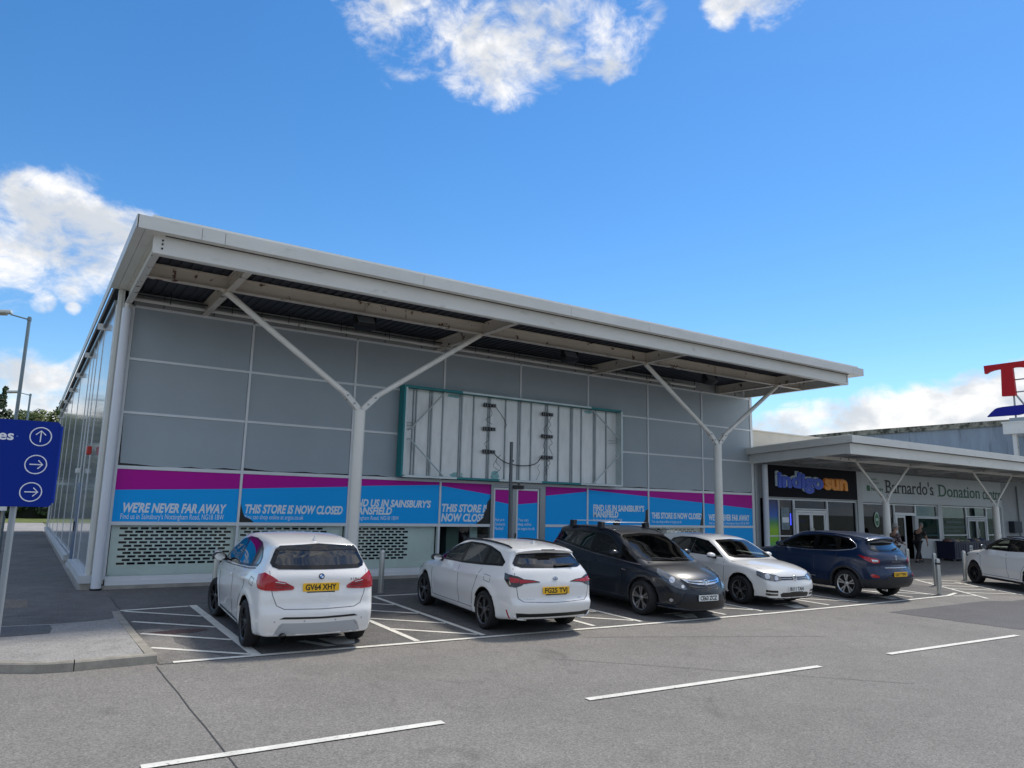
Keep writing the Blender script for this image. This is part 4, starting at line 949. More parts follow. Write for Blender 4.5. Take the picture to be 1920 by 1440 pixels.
        g = tri(s.G, s.o, s.h, np.array([co[:]]))[0]; n = Vector(g).normalized()
        if n.dot(d) > -.02: n = (n-d*(n.dot(d)+.05)).normalized()
        return co, n
    def cdt(s, outer, res, inner=None):
        def dense(P):
            out = []
            for (a, b), (c, d) in zip(P, P[1:]+P[:1]):
                k = max(1, int(math.hypot(c-a, d-b)/res))
                out += [(a+(c-a)*i/k, b+(d-b)*i/k) for i in range(k)]
            return out
        O = dense(list(outer)); V = [Vector(p) for p in O]; n = len(O); E = [(i, (i+1) % n) for i in range(n)]
        if inner:
            I = dense(list(inner)); E += [(n+i, n+(i+1) % len(I)) for i in range(len(I))]; V += [Vector(p) for p in I]
        us = [p[0] for p in O]; vs = [p[1] for p in O]; gu = np.arange(min(us)+res*.5, max(us), res); gv = np.arange(min(vs)+res*.5, max(vs), res)
        if len(gu) and len(gv):
            A, B = np.meshgrid(gu, gv, indexing='ij'); D = poly_sdf(outer, A, B)
            ok = D < -res*.35
            if inner: ok &= np.abs(poly_sdf(inner, A, B)) > res*.35
            V += [Vector((float(a), float(b))) for a, b in zip(A[ok], B[ok])]
        r = geometry.delaunay_2d_cdt(V, E, [list(range(n))], 1, 1e-5)
        return [tuple(v) for v in r[0]], [tuple(f) for f in r[2]]
    def skin(s, name, vf, view, m, off, skirt, parent, label=None):
        V2, F = vf; mb = MB(); P = [s.hit(view, u, v) for u, v in V2]; mb.add([c+n*off for c, n in P], F)
        if skirt:
            cnt = {}
            for f in F:
                for a, b in zip(f, f[1:]+f[:1]): cnt[tuple(sorted((a, b)))] = cnt.get(tuple(sorted((a, b))), 0)+1
            o = len(mb.v); mb.v += [tuple(c-n*skirt) for c, n in P]
            for (a, b), k in cnt.items():
                if k == 1: mb.f.append((a, b, o+b, o+a)); mb.m.append(0)
        ob = mb.build(name, m, parent or s.root, smooth=40, label=label)
        return ob
    def decal(s, name, poly, view, m, off=.004, res=.05, skirt=.012, smooth=0, both=True, parent=None, label=None):
        if smooth: poly = catmull(poly, smooth)
        out = []
        if view == 'L' and both: vs = [(poly, 'L'), (poly, 'R')]
        elif isinstance(view, (int, float)) and both: vs = [(poly, view), ([(-u, v) for u, v in poly], -view)]
        elif both == 'y': vs = [(poly, view), ([(-u, v) for u, v in poly], view)]
        else: vs = [(poly, view)]
        for P, w in vs: out.append(s.skin(name, s.cdt(P, res), w, m, off, skirt, parent, label))
        return out
    def wrap(s, pts, ang):
        a = R(ang); return [(-math.sin(a)*x+math.cos(a)*y, z) for x, y, z in pts]
    def window(s, name, poly, view, gl, inset=.035, res=.06):
        A = np.array(poly, float); n = len(A); inn = []
        area = sum(A[i-1][0]*A[i][1]-A[i][0]*A[i-1][1] for i in range(n)); sg = 1 if area > 0 else -1
        for i in range(n):
            e1 = A[i]-A[i-1]; e2 = A[(i+1) % n]-A[i]; e1 /= np.linalg.norm(e1); e2 /= np.linalg.norm(e2)
            n1 = np.array([-e1[1], e1[0]])*sg; n2 = np.array([-e2[1], e2[0]])*sg; k = inset/max(.35, 1+n1@n2); inn.append(tuple(A[i]+(n1+n2)*k))
        for w in ((view, 'R') if view == 'L' else (view,)):
            V, F = s.cdt(poly, res, inn); c = np.array([np.mean([V[i] for i in f], 0) for f in F]); D = poly_sdf(inn, c[:,0], c[:,1])
            fr = s.skin(name, (V, [f for f, d in zip(F, D) if d > 0]), w, FRIT, .005, 0, None); s.skin('pane', (V, [f for f, d in zip(F, D) if d <= 0]), w, gl, .003, 0, fr)
    def strip(s, name, pts, view, m, r=.008, off=.004, both=True, parent=None, n=6):
        for w in ((view, 'R') if (view == 'L' and both) else (view,)):
            P = []
            for (a, b), (c, d) in zip(pts, pts[1:]):
                k = max(2, int(math.hypot(c-a, d-b)/.07)); P += [(a+(c-a)*i/k, b+(d-b)*i/k) for i in range(k)]
            P.append(pts[-1]); mb = MB(); q = [s.hit(w, u, v) for u, v in P]; mb.tube([c+n_*off for c, n_ in q], r, n); mb.build(name, m, parent or s.root, smooth=60)
    def seams(s, lines, view, name='panel_gap', m=None):
        for ln in lines: s.strip(name, ln, view, m or GAP, .0062, -.0025, n=5)
    def frame(s, view, u, v, off=0., tilt=None):
        co, n = s.hit(view, u, v)
        if tilt: n = Vector(tilt).normalized()
        ax = Vector((0,0,1)).cross(n).normalized(); up = n.cross(ax); o = co+n*off
        return lambda a, b, d: o+ax*a+up*b+n*d
    def plate(s, view, z, txt, yellow, tilt=None, off=.008):
        f = s.frame(view, 0, z, off, tilt); w, h = .26, .0555
        mb = MB(); rr = [(w-.008,-h),(w,-h+.008),(w,h-.008),(w-.008,h),(-w+.008,h),(-w,h-.008),(-w,-h+.008),(-w+.008,-h)]
        mb.prism(rr, f, -.006, .006); p = mb.build('number_plate', PLATEY if yellow else PLATEW, s.root, label=('yellow' if yellow else 'white')+' number plate reading '+txt)
        lettering('plate_lettering', txt, .445 if len(txt) > 7 else .40, .074, PLATET, lambda u, v, d: f(-.226+u if len(txt) > 7 else -.20+u, -.037+v, .0065+d), p, .03, 0, .0012)
        mb = MB(); mb.prism([(-.2,-h-.018),(.2,-h-.018),(.2,-h-.004),(-.2,-h-.004)], f, -.006, .004); mb.build('plate_holder', BLACKP, p)
    def wheels(s, style, col, dark=UNDER, steer=0.):
        Rr = s.R; rr = s.sp.get('rim', Rr-.105); wd = .215; rot = Matrix.Rotation(R(-90), 4, 'X')
        ty = MB(); hwd = wd/2
        ty.lathe([(rr-.005,-hwd+.02),(rr+.02,-hwd+.004),(Rr-.035,-hwd),(Rr-.012,-hwd+.015),(Rr,-hwd+.045),(Rr,hwd-.045),(Rr-.012,hwd-.015),(Rr-.035,hwd),(rr+.02,hwd-.004),(rr-.005,hwd-.02)], 40, rot)
        ty.lathe([(.001,hwd-.075),(rr-.004,hwd-.075)], 32, rot, 1); ty.lathe([(rr-.004,hwd-.075),(rr-.004,-hwd+.02)], 32, rot, 1)
        ri = MB(); ri.lathe([(rr-.012,hwd-.055),(rr-.010,hwd-.022),(rr+.006,hwd-.012),(rr+.010,hwd-.022)], 40, rot)
        ri.lathe([(.0005,hwd-.022),(.030,hwd-.024),(.060,hwd-.034),(.066,hwd-.06)], 20, rot)
        def spoke(ang, w0, w1, y0=.034, y1=.026, r0=.05, r1=None, skew=0.):
            r1 = r1 or rr-.004; c = []
            for r_, w, y, a in ((r0, w0, hwd-y0, ang), (r1, w1, hwd-y1, ang+skew)):
                for t_ in (-w, w):
                    for dy in (0, -.028):
                        x, z = r_*math.cos(a)-t_*math.sin(a), r_*math.sin(a)+t_*math.cos(a); c.append((x, y+dy, z))
            ri.add(c, [(0,2,6,4),(1,5,7,3),(0,4,5,1),(2,3,7,6),(0,1,3,2),(4,6,7,5)])
        for k in range(style['n']):
            a = 2*math.pi*k/style['n']+.3
            if style.get('twin'): spoke(a-.07, .010, style['w'], skew=-style['twin']); spoke(a+.07, .010, style['w'], skew=style['twin'])
            else: spoke(a, style['w']*1.1, style['w'])
        tm = wm = None
        for i, (xa, sy) in enumerate(((s.xa[0],1),(s.xa[0],-1),(s.xa[1],1),(s.xa[1],-1))):
            if i == 0:
                w = ty.build('wheel', [TYRE, dark], s.root, smooth=35); q = ri.build('rim', col, w, smooth=35)
            else:
                w2 = w.copy(); COL.objects.link(w2); q2 = q.copy(); COL.objects.link(q2); q2.parent = w2; w = w2; q = q2
            w.location = (xa, sy*(s.hw-.105-s.sp.get('tuck',.012)), Rr); w.rotation_euler = (0, 0, (0 if sy > 0 else math.pi)+(steer if i > 1 else 0))
    def mirror(s, x, z, cap, y=None):
        y = y or s.hw+.075
        for sg in (1, -1):
            mb = MB(); mb.ball((0,0,0), .10, .12, .072, 20, 12); mb.v = [(x+(vx if vx > -.045 else -.045), sg*(y+vy), z+max(vz,-.045)+.10*vy*(vy < 0)*-.0+.06*vy) for vx, vy, vz in mb.v]
            for k_, f_ in enumerate(mb.f):
                if sum(mb.v[i][2] for i in f_)/len(f_) < z-.012: mb.m[k_] = 1
            o = mb.build('wing_mirror', [cap, BLACKP], s.root, smooth=50)
            mb = MB(); mb.bar((x+.02, sg*(s.hw-.10), z-.06), (x+.0, sg*(y-.03), z-.03), .06, .05); mb.build('mirror_arm', BLACKP, o)
            mb = MB(); mb.prism([(.085*math.cos(t)*1.0, .055*math.sin(t)) for t in np.linspace(0, 2*math.pi, 17)[:-1]], lambda u, v, d: Vector((x-.052-d, sg*y+u, z+v)), 0, .003); mb.build('mirror_glass', CHROME, o)
    def handles(s, pts, m):
        for u, v in pts:
            P = [(u-.10,v-.012),(u-.09,v-.022),(u+.09,v-.016),(u+.105,v),(u+.09,v+.014),(u-.09,v+.012)]
            s.decal('door_handle', P, 'L', m, .022, .03, .004)
    def cabin(s, floor=.52, seat=1.0, belt=None, rhd=True):
        sp = s.sp; L = s.L; xf = sp['ro']+sp['wb']*.50; H = sp['H']
        for x, ys_, nm in ((xf, (.36,-.36), 'front_seat'), (xf-.80, (.36,-.36), 'rear_seat')):
            for y in ys_:
                mb = MB(); mb.rbox(x-.25, x+.25, y-.24, y+.24, floor, floor+.14, .04)
                M_ = Matrix.Translation((x-.25, y, floor+.10)) @ Matrix.Rotation(R(-14), 4, 'Y'); mb.rbox(-.06, .06, -.23, .23, 0, H-floor-.48, .045, 0, M_); mb.rbox(-.04, .05, -.13, .13, H-floor-.46, H-floor-.27, .035, 0, M_)
                mb.build(nm, TRIM, s.root, smooth=50)
        mb = MB(); xd = sp['cowl']-.08; mb.rbox(xd-.42, xd+.02, -s.hw*.74, s.hw*.74, floor, sp['zb']-.03, .05); mb.build('dashboard', mat('dash_grey', (.09,.092,.095), .7), s.root, smooth=50)
        mb = MB(); yw = -.36 if rhd else .36; c = Vector((xd-.5, yw, sp['zb']-.06)); ring = [c+Vector((.06*math.sin(t), .185*math.cos(t), .175*math.sin(t))) for t in np.linspace(0, 2*math.pi, 25)]
        mb.tube(ring, .015, 8, caps=False); mb.bar(c+Vector((0,-.17,0)), c+Vector((0,.17,0)), .05, .02); mb.tube([c, c+Vector((.2,0,-.06))], .03, 8); mb.build('steering_wheel', BLACKP, s.root, smooth=50)
    def glaze(s, priv=()):
        for k, P in s.sp['side'].items(): s.window('side_window', P, 'L', CPRIV if k in priv else CGLASS)
        K = list(s.sp['side']); S_ = s.sp['side']
        for a, b in (('f','r'),('r','q')):
            if a in S_ and b in S_: s.decal('window_pillar', [S_[a][-2], S_[a][-1], S_[b][0], S_[b][1]], 'L', FRIT, .0045, .08, .004)
        s.window('windscreen', s.full(s.sp['ws']), 'front', CGLASS, .045); s.window('rear_window', s.full(s.sp['rw']), 'rear', CPRIV if 'rw' in priv else CGLASS, .055)
    def spoiler(s, prof, hw, sweep=.10, drop=.06):
        n = 15; mb = MB(); k = len(prof)
        for i in range(n):
            t = -1+2*i/(n-1); e = 1-.10*abs(t)**6
            zc = sum(p[1] for p in prof)/k
            for x, z in prof: mb.v.append((x+sweep*t*t, hw*t, zc+(z-zc)*e-drop*t*t))
        for i in range(n-1):
            for j in range(k): mb.f.append((i*k+j, i*k+(j+1) % k, (i+1)*k+(j+1) % k, (i+1)*k+j)); mb.m.append(0)
        mb.f += [tuple(range(k)), tuple(range((n-1)*k, n*k))]; mb.m += [0, 0]
        return mb.build('spoiler', s.sp['paint'], s.root, smooth=40)
    def fin(s, x):
        co, n = s.hit('top', x, 0); mb = MB(); b = co.z-.01
        mb.add([(x+.09,0,b),(x-.08,.03,b),(x-.08,-.03,b),(x-.06,0,b+.075),(x-.09,0,b+.07)], [(0,1,3),(0,3,2),(1,4,3),(2,3,4),(1,2,4)]); return mb.build('antenna_fin', s.sp['paint'], s.root)
    def place(s, x, y, heading):
        """heading in degrees clockwise from +Y; (x,y) is the middle of the rear axle; the car pitches and rolls with the falling ground."""
        a = R(heading); f = Vector((math.sin(a), math.cos(a), SLOPE*math.cos(a))).normalized(); n = Vector((0,-SLOPE,1)).normalized(); l = n.cross(f).normalized()
        m = Matrix((f, l, n)).transposed().to_4x4(); g = Vector((x, y, SLOPE*y+.011)); m.translation = g-f*s.sp['ro']; s.root.matrix_world = m
GAP = mat('shut_line', (.05,.05,.055), .8)
WPAINT = lambda nm, c: mat(nm, c, .3, coat=1., spec=.5)
def dot(r=1., n=20): return [(r*math.cos(t), r*math.sin(t)) for t in np.linspace(0, 2*math.pi, n+1)[:-1]]

# ---- white compact people carrier, nose to the building
def car_one():
    sp = dict(L=4.34, W=1.80, H=1.575, wb=2.67, ro=.84, R=.33, zb=1.06, wr=.60, cowl=3.30, h=.022, paint=WPAINT('pearl_white_paint', srgb(236,234,230)), plan=(.28,2.4,.13,2.8), bow=(.22,.14), k=.08, wedge=.09,
      sil=[(.14,.235),(.04,.30),(.0,.45),(.0,.56),(.035,.66),(.05,.78),(.075,.92),(.085,1.04),(.15,1.15),(.34,1.40),(.36,1.475),(.50,1.51),(.9,1.555),(1.5,1.575),(2.05,1.555),(2.5,1.48),(3.05,1.20),(3.38,1.04),(3.65,.98),(4.0,.88),(4.22,.76),(4.32,.60),(4.34,.45),(4.30,.28),(4.2,.2),(3.0,.17),(1.2,.17)],
      side=dict(f=[(3.04,1.03),(2.66,1.26),(2.32,1.42),(1.93,1.482),(1.90,1.06)], r=[(1.85,1.06),(1.88,1.485),(1.45,1.492),(1.08,1.46),(.98,1.11)], q=[(.93,1.115),(1.03,1.45),(.84,1.385),(.66,1.27),(.62,1.2),(.66,1.14)]),
      ws=[(0,1.03),(.60,1.05),(.68,1.09),(.55,1.43),(0,1.475)], rw=[(0,1.135),(.58,1.14),(.66,1.17),(.685,1.22),(.60,1.41),(.54,1.445),(0,1.47)])
    c = Car(sp, 'parked_car', 'white compact people carrier nose in, rear plate GV64 XHY, front wheels turned', 'cars parked in front of the closed store')
    c.glaze(('q','r','rw')); c.cabin(); c.wheels(dict(n=5, twin=.12, w=.012), mat('rim_shadow_grey', (.05,.05,.055), .35, metal=.7), steer=R(9))
    P = c.sp['paint']
    c.decal('spoiler_glass', [(-.60,1.395),(0,1.385),(.60,1.395),(.545,1.45),(0,1.48),(-.545,1.45)], 'rear', GLOSSBLK, .012, .06)
    c.seams([[(1.87,.99),(1.84,.6),(1.80,.30),(1.3,.28)],[(.99,1.0),(1.0,.85),(1.12,.70),(1.25,.52)],[(2.98,1.0),(3.02,.7),(2.96,.30),(1.80,.30)]], 'L')
    c.seams([[(-.70,1.12),(-.69,.98),(-.66,.80),(-.60,.66),(-.50,.615),(0,.605),(.50,.615),(.60,.66),(.66,.80),(.69,.98),(.70,1.12)]], 'rear')
    c.seams([[(.6,.23),(.58,.33),(.50,.42)]], 'rear'); c.seams([[(-.6,.23),(-.58,.33),(-.50,.42)]], 'rear')
    # tail lamps: wrap round the corner, split by the tailgate line
    wr = [(.30,.89,1.06),(.14,.84,1.095),(.10,.73,1.05),(.06,.66,1.005),(.05,.66,.855),(.10,.80,.86),(.22,.88,.885),(.30,.895,.96)]
    l = c.decal('tail_light', c.wrap(wr, 142), 142, LAMPRED, .012, .035)
    g = [(.645,1.0),(.645,.855),(.40,.868),(.375,.89),(.385,.915),(.50,.975)]
    l2 = c.decal('tail_light', g, 'rear', LAMPRED, .012, .035, both='y')
    for o, sg in zip(l2, (1,-1)):
        for zz in (.90,.935): c.strip('lamp_bar', [(sg*.63,zz+.004),(sg*.42,zz-.008)], 'rear', LAMPDARK, .006, .013, parent=o)
        c.strip('lamp_bar', [(sg*.63,.975),(sg*.50,.955)], 'rear', LAMPCLEAR, .007, .013, parent=o)
    c.plate('rear', .90, 'GV64 XHY', True, (-1,0,.06))
    # roundel
    f = c.frame('rear', 0, 1.045, .004); mb = MB(); mb.prism(dot(.041), f, 0, .006, 0); 
    for k in range(4):
        q = [(0,0)]+[(.028*math.cos(t), .028*math.sin(t)) for t in np.linspace(k*math.pi/2, (k+1)*math.pi/2, 6)]; mb.prism(q, f, .006, .008, 1 if k % 2 else 2)
    mb.build('badge', [mat('badge_black', (.01,.012,.02), .3), mat('badge_white', srgb(230,232,235), .3), mat('badge_blue', srgb(40,120,200), .3)], c.root)
    f = c.frame('rear', -.50, .985, .004); lettering('model_lettering', '218d', .15, .028, CHROME, lambda u, v, d: f(-.075+u, v, d), c.root, .01, 0, .003)
    c.decal('bumper_slot', [(-.56,.485),(0,.475),(.56,.485),(.50,.512),(0,.502),(-.50,.512)], 'rear', BLACKP, .004, .06)
    c.decal('lower_valance', [(-.62,.26),(0,.25),(.62,.26),(.56,.40),(.52,.43),(0,.42),(-.52,.43),(-.56,.40)], 'rear', mat('valance_grey', srgb(178,180,182), .45), .003, .06)
    mb = MB(); mb.tube([(.16,.50,.255),(-.0,.50,.25)], .045, 16, caps=False); mb.tube([(.10,.50,.255),(.101,.50,.255)], .043, 16); mb.build('exhaust', mat('exhaust_black', (.012,.012,.012), .5, metal=.5), c.root, smooth=50)
    for u in (-.62,-.22,.22,.62):
        f = c.frame('rear', u, .45, .0); mb = MB(); mb.prism([(x*.014, y*.014) for x, y in dot(1,12)], f, -.002, .003); mb.build('parking_sensor', mat('sensor_grey', srgb(186,188,190), .4), c.root)
    c.seams([[(.70,1.0),(.72,.90),(.56,.88),(.53,.98),(.70,1.0)]], 'L')
    c.strip('window_trim', [(3.0,.995),(1.9,1.035),(.98,1.085),(.68,1.115)], 'L', GLOSSBLK, .009, .003)
    c.handles([(2.08,.90),(1.18,.945)], P); c.mirror(2.72, 1.10, GLOSSBLK); c.fin(.62)
    c.decal('headlight', c.wrap([(3.75,.86,.82),(4.05,.78,.80),(4.22,.50,.72),(4.2,.5,.62),(4.05,.78,.66),(3.85,.86,.72)], 48), 48, LAMPCLEAR, .006, .05)
    c.decal('grille', [(-.34,.52),(.34,.52),(.36,.66),(-.36,.66)], 'front', BLACKP, .005, .06); c.decal('lower_grille', [(-.5,.28),(.5,.28),(.46,.4),(-.46,.4)], 'front', BLACKP, .005, .06)
    c.strip('sill_line', [(1.25,.275),(2.9,.28)], 'L', BLACKP, .012, .0)
    c.place(2.115, -6.80, 3)
car_one()
CARS = 'cars parked in front of the closed store'
# ---- white estate, nose to the building
def car_two():
    sp = dict(L=4.65, W=1.79, H=1.46, wb=2.70, ro=1.0, R=.32, zb=1.0, wr=.57, cowl=3.42, h=.023, paint=WPAINT('cool_white_paint', srgb(234,233,230)), plan=(.30,2.3,.16,2.6), bow=(.26,.15), k=.07, wedge=.10, rim=.232,
      sil=[(.2,.26),(.06,.33),(.0,.46),(.0,.55),(.045,.60),(.055,.72),(.06,.84),(.10,.95),(.15,1.05),(.22,1.12),(.42,1.30),(.40,1.375),(.55,1.41),(.9,1.44),(1.4,1.46),(1.95,1.455),(2.45,1.40),(3.1,1.11),(3.48,.985),(3.8,.93),(4.15,.85),(4.42,.74),(4.58,.61),(4.65,.46),(4.62,.28),(4.5,.19),(3,.165),(1.2,.165)],
      side=dict(f=[(3.14,1.0),(2.86,1.14),(2.5,1.30),(2.10,1.385),(2.07,1.01)], r=[(2.02,1.01),(2.05,1.39),(1.6,1.395),(1.26,1.375),(1.18,1.05)], q=[(1.13,1.055),(1.20,1.365),(.85,1.30),(.55,1.16),(.56,1.09)]),
      ws=[(0,.99),(.62,1.0),(.70,1.04),(.53,1.36),(0,1.395)], rw=[(0,1.085),(.56,1.09),(.66,1.115),(.67,1.15),(.56,1.285),(.50,1.305),(0,1.325)])
    c = Car(sp, 'parked_car', 'white estate with black mirrors and alloys nose in, rear plate FG25 TVJ', CARS)
    P = sp['paint']; c.glaze(('r','q','rw')); c.cabin(.48); c.wheels(dict(n=5, twin=.10, w=.016), mat('rim_machined', (.20,.20,.21), .3, metal=.9))
    c.seams([[(2.06,.97),(2.04,.6),(2.0,.30)],[(1.16,1.0),(1.30,.80),(1.42,.55),(1.45,.36)],[(3.22,.95),(3.3,.7),(3.24,.30),(1.45,.30)],[(1.0,.92),(1.02,.82),(.82,.80),(.80,.90),(1.0,.92)]], 'L')
    c.seams([[(-.70,1.08),(-.72,.86),(-.68,.62),(-.6,.565),(0,.55),(.6,.565),(.68,.62),(.72,.86),(.70,1.08)]], 'rear')
    w = [(.34,.84,1.0),(.10,.74,.96),(.06,.66,.925),(.06,.66,.825),(.10,.76,.79),(.18,.84,.80),(.30,.87,.90)]
    l = c.decal('tail_light', c.wrap(w, 142), 142, GLOSSBLK, .012, .035)
    for o, sg in zip(l, (1,-1)):
        q = c.wrap([(.20,.83,.945),(.09,.72,.925),(.09,.72,.86),(.17,.82,.86)], 142)
        c.decal('lamp_lens', [(sg*u, v) for u, v in q], 142*sg, LAMPRED, .016, .03, both=False, parent=o)
    l = c.decal('tail_light', [(.665,.925),(.665,.83),(.50,.855),(.31,.868),(.30,.878),(.42,.905)], 'rear', GLOSSBLK, .012, .035, both='y')
    for o, sg in zip(l, (1,-1)):
        c.decal('lamp_lens', [(sg*.655,.912),(sg*.655,.85),(sg*.50,.865),(sg*.35,.876),(sg*.45,.896)], 'rear', LAMPRED, .016, .03, both=False, parent=o)
    c.decal('lower_valance', [(-.68,.30),(-.60,.25),(.60,.25),(.68,.30),(.72,.39),(.5,.375),(-.5,.375),(-.72,.39)], 'rear', BLACKP, .006, .05)
    for sg in (1,-1):
        c.strip('chrome_trim', [(sg*.74,.34),(sg*.66,.285),(sg*.50,.272)], 'rear', CHROME, .013, .008)
        c.decal('reflector', c.wrap([(.26,.89,.42),(.20,.87,.29),(.17,.86,.29),(.23,.88,.42)], 125) if sg > 0 else [(-u, v) for u, v in c.wrap([(.26,.89,.42),(.20,.87,.29),(.17,.86,.29),(.23,.88,.42)], 125)], 125*sg, LAMPRED, .006, .04, both=False)
    c.plate('rear', .74, 'FG25 TVJ', True, (-1,0,.05), .012)
    f = c.frame('rear', 0, .925, .006); mb = MB()
    for a, b, cx, cy in ((.048,.034,0,0),(.018,.033,0,.001),(.036,.014,0,.014)):
        pts = [f(cx+a*math.cos(t), cy+b*math.sin(t), .003) for t in np.linspace(0, 2*math.pi, 21)]; mb.tube(pts, .0055, 6, caps=False)
    mb.build('badge', CHROME, c.root); mb = MB(); mb.prism([(x*.046, y*.032) for x, y in dot()], f, -.002, .001); mb.build('badge_field', mat('badge_navy', (.01,.02,.07), .3), c.root)
    f = c.frame('rear', -.50, .60, .004); lettering('model_lettering', 'HEV', .10, .02, CHROME, lambda u, v, d: f(-.05+u, v, d), c.root, .01, 0, .003)
    f = c.frame('rear', .50, .60, .004); lettering('model_lettering', 'COROLLA', .20, .016, CHROME, lambda u, v, d: f(-.1+u, v, d), c.root, 0, 0, .003)
    # spoiler lip, brake lamp, wiper, roof rails
    sp_ = c.spoiler([(.70,1.440),(.50,1.425),(.355,1.398),(.335,1.385),(.345,1.365),(.46,1.350),(.66,1.38)], .575)
    mb = MB(); mb.box(.326,.345,-.13,.13,1.370,1.388); mb.build('brake_light', GLOSSBLK, sp_)
    f = c.frame('rear', -.10, 1.115, .012); mb = MB(); mb.prism([(-.06,-.012),(.0,-.022),(.34,.0),(.34,.022),(.02,.028),(-.05,.02)], f, 0, .02); mb.build('rear_wiper', RUBBER, c.root)
    for sg in (1,-1):
        mb = MB(); pts = [c.hit('top', x, sg*.555)[0] for x in np.linspace(.62, 2.5, 18)]; mb.tube([Vector(p)+Vector((0,0,.018 if 0 < i < 17 else 0)) for i, p in enumerate(pts)], .016, 8); mb.build('roof_rail', mat('rail_black', (.02,.02,.022), .3), c.root, smooth=50)
    c.handles([(2.26,.865),(1.36,.89)], P); c.mirror(2.86, 1.03, GLOSSBLK); c.fin(.9)
    c.decal('headlight', c.wrap([(3.95,.84,.80),(4.2,.76,.78),(4.48,.42,.66),(4.46,.42,.60),(4.2,.78,.68),(4.0,.85,.74)], 48), 48, LAMPCLEAR, .006, .05)
    c.decal('lower_grille', [(-.6,.26),(.6,.26),(.5,.46),(-.5,.46)], 'front', BLACKP, .005, .06)
    c.place(6.06, -7.02, 4.5)
car_two()

# ---- charcoal people carrier with roof bars, nose out
def car_three():
    sp = dict(L=4.66, W=1.88, H=1.66, wb=2.76, ro=.95, R=.335, zb=1.07, wr=.64, cowl=3.78, paint=mat('charcoal_metallic', (.006,.011,.020), .35, spec=.35, coat=.5), plan=(.34,2.2,.13,2.6), bow=(.34,.15), k=.10, wedge=.16,
      sil=[(.15,.26),(.03,.34),(0,.5),(.03,.74),(.08,.98),(.18,1.17),(.38,1.47),(.40,1.56),(.6,1.605),(1.0,1.64),(1.6,1.66),(2.2,1.635),(2.7,1.535),(3.3,1.25),(3.82,1.03),(4.05,.97),(4.34,.87),(4.53,.75),(4.62,.62),(4.66,.44),(4.63,.27),(4.5,.19),(3.2,.17),(1.2,.17)],
      side=dict(f=[(2.92,1.05),(2.86,1.25),(2.6,1.42),(2.40,1.485),(2.06,1.515),(2.0,1.10)], t=[(3.56,1.0),(3.3,1.16),(2.95,1.33),(3.0,1.04)], r=[(1.94,1.11),(1.99,1.52),(1.28,1.52),(1.04,1.21)], q=[(.98,1.22),(1.20,1.515),(.75,1.49),(.50,1.40),(.36,1.28),(.42,1.255)]),
      ws=[(0,1.04),(.66,1.04),(.76,1.08),(.80,1.14),(.62,1.48),(.55,1.51),(0,1.545)], rw=[(0,1.16),(.6,1.17),(.67,1.21),(.57,1.48),(0,1.52)])
    c = Car(sp, 'parked_car', 'dark charcoal people carrier with silver roof bars facing out, front plate CE63 ZCZ', CARS)
    P = sp['paint']; c.glaze(('r','q','rw')); c.cabin(.55); c.wheels(dict(n=5, twin=.115, w=.026), mat('rim_two_tone', (.34,.34,.35), .3, metal=.9))
    silver = mat('satin_trim', srgb(170,160,165), .25, metal=.8)
    c.strip('window_trim', [(3.62,.965),(2.95,1.02),(2.0,1.075),(1.0,1.185),(.40,1.245),(.30,1.285),(.46,1.40)], 'L', silver, .008, .008)
    c.seams([[(1.98,1.02),(1.96,.5),(1.9,.30)],[(1.02,1.15),(1.12,.85),(1.34,.55),(1.4,.34)],[(3.02,.98),(3.1,.7),(3.02,.31),(1.4,.31)]], 'L')
    c.handles([(2.14,.95),(1.22,1.0)], P); c.mirror(2.98, 1.15, P)
    # headlamps sweep back from beside the grille
    hl = [(4.16,.86,.93),(4.30,.80,.88),(4.44,.66,.79),(4.53,.50,.66),(4.54,.44,.59),(4.52,.50,.575),(4.44,.66,.62),(4.30,.84,.74),(4.18,.89,.86)]
    o = c.decal('headlight', c.wrap(hl, 40), 40, mat('headlamp_glass', (.15,.16,.17), .10, metal=.5, coat=1), .010, .035)
    for q, sg in zip(o, (1,-1)):
        cx = c.wrap([(4.40,.70,.745)], 40)[0]; pts = [(sg*(cx[0]+.055*x), cx[1]+.055*y) for x, y in dot(1, 14)]
        c.decal('lamp_bowl', pts, 40*sg, CHROME, .014, .03, both=False, parent=q)
        cx = c.wrap([(4.50,.52,.635)], 40)[0]; c.decal('lamp_bowl', [(sg*(cx[0]+.032*x), cx[1]+.03*y) for x, y in dot(1, 12)], 40*sg, CHROME, .014, .03, both=False, parent=q)
    # wing grille: chrome bar with roundel, honeycomb below
    c.decal('grille', [(-.44,.735),(0,.69),(.44,.735),(.40,.63),(.28,.555),(0,.53),(-.28,.555),(-.40,.63)], 'front', GLOSSBLK, .006, .04)
    for z in (.60, .565): c.strip('grille_bar', [(-.36,z+.03),(0,z),(.36,z+.03)], 'front', mat('grille_grey', (.08,.08,.085), .4), .006, .012)
    c.decal('grille_chrome', [(-.50,.765),(-.3,.735),(0,.735),(.3,.735),(.50,.765),(.42,.70),(.2,.668),(0,.66),(-.2,.668),(-.42,.70)], 'front', CHROME, .016, .04)
    c.decal('grille_slot', [(-.40,.725),(-.08,.705),(-.08,.692),(-.36,.706)], 'front', GLOSSBLK, .022, .04, both='y')
    f = c.frame('front', 0, .705, .022, (1,0,.25)); mb = MB(); mb.tube([f(.052*math.cos(t), .052*math.sin(t), .006) for t in np.linspace(0, 2*math.pi, 25)], .010, 8, caps=False)
    mb.prism([(-.040,.018),(-.012,.026),(.006,.012),(.034,.026),(.026,-.004),(.010,-.030),(-.012,-.022),(-.018,.0)], f, .002, .012); mb.build('badge', CHROME, c.root, smooth=40)
    mb = MB(); mb.prism([(x*.05, y*.05) for x, y in dot()], f, -.004, .002); mb.build('badge_field', GLOSSBLK, c.root)
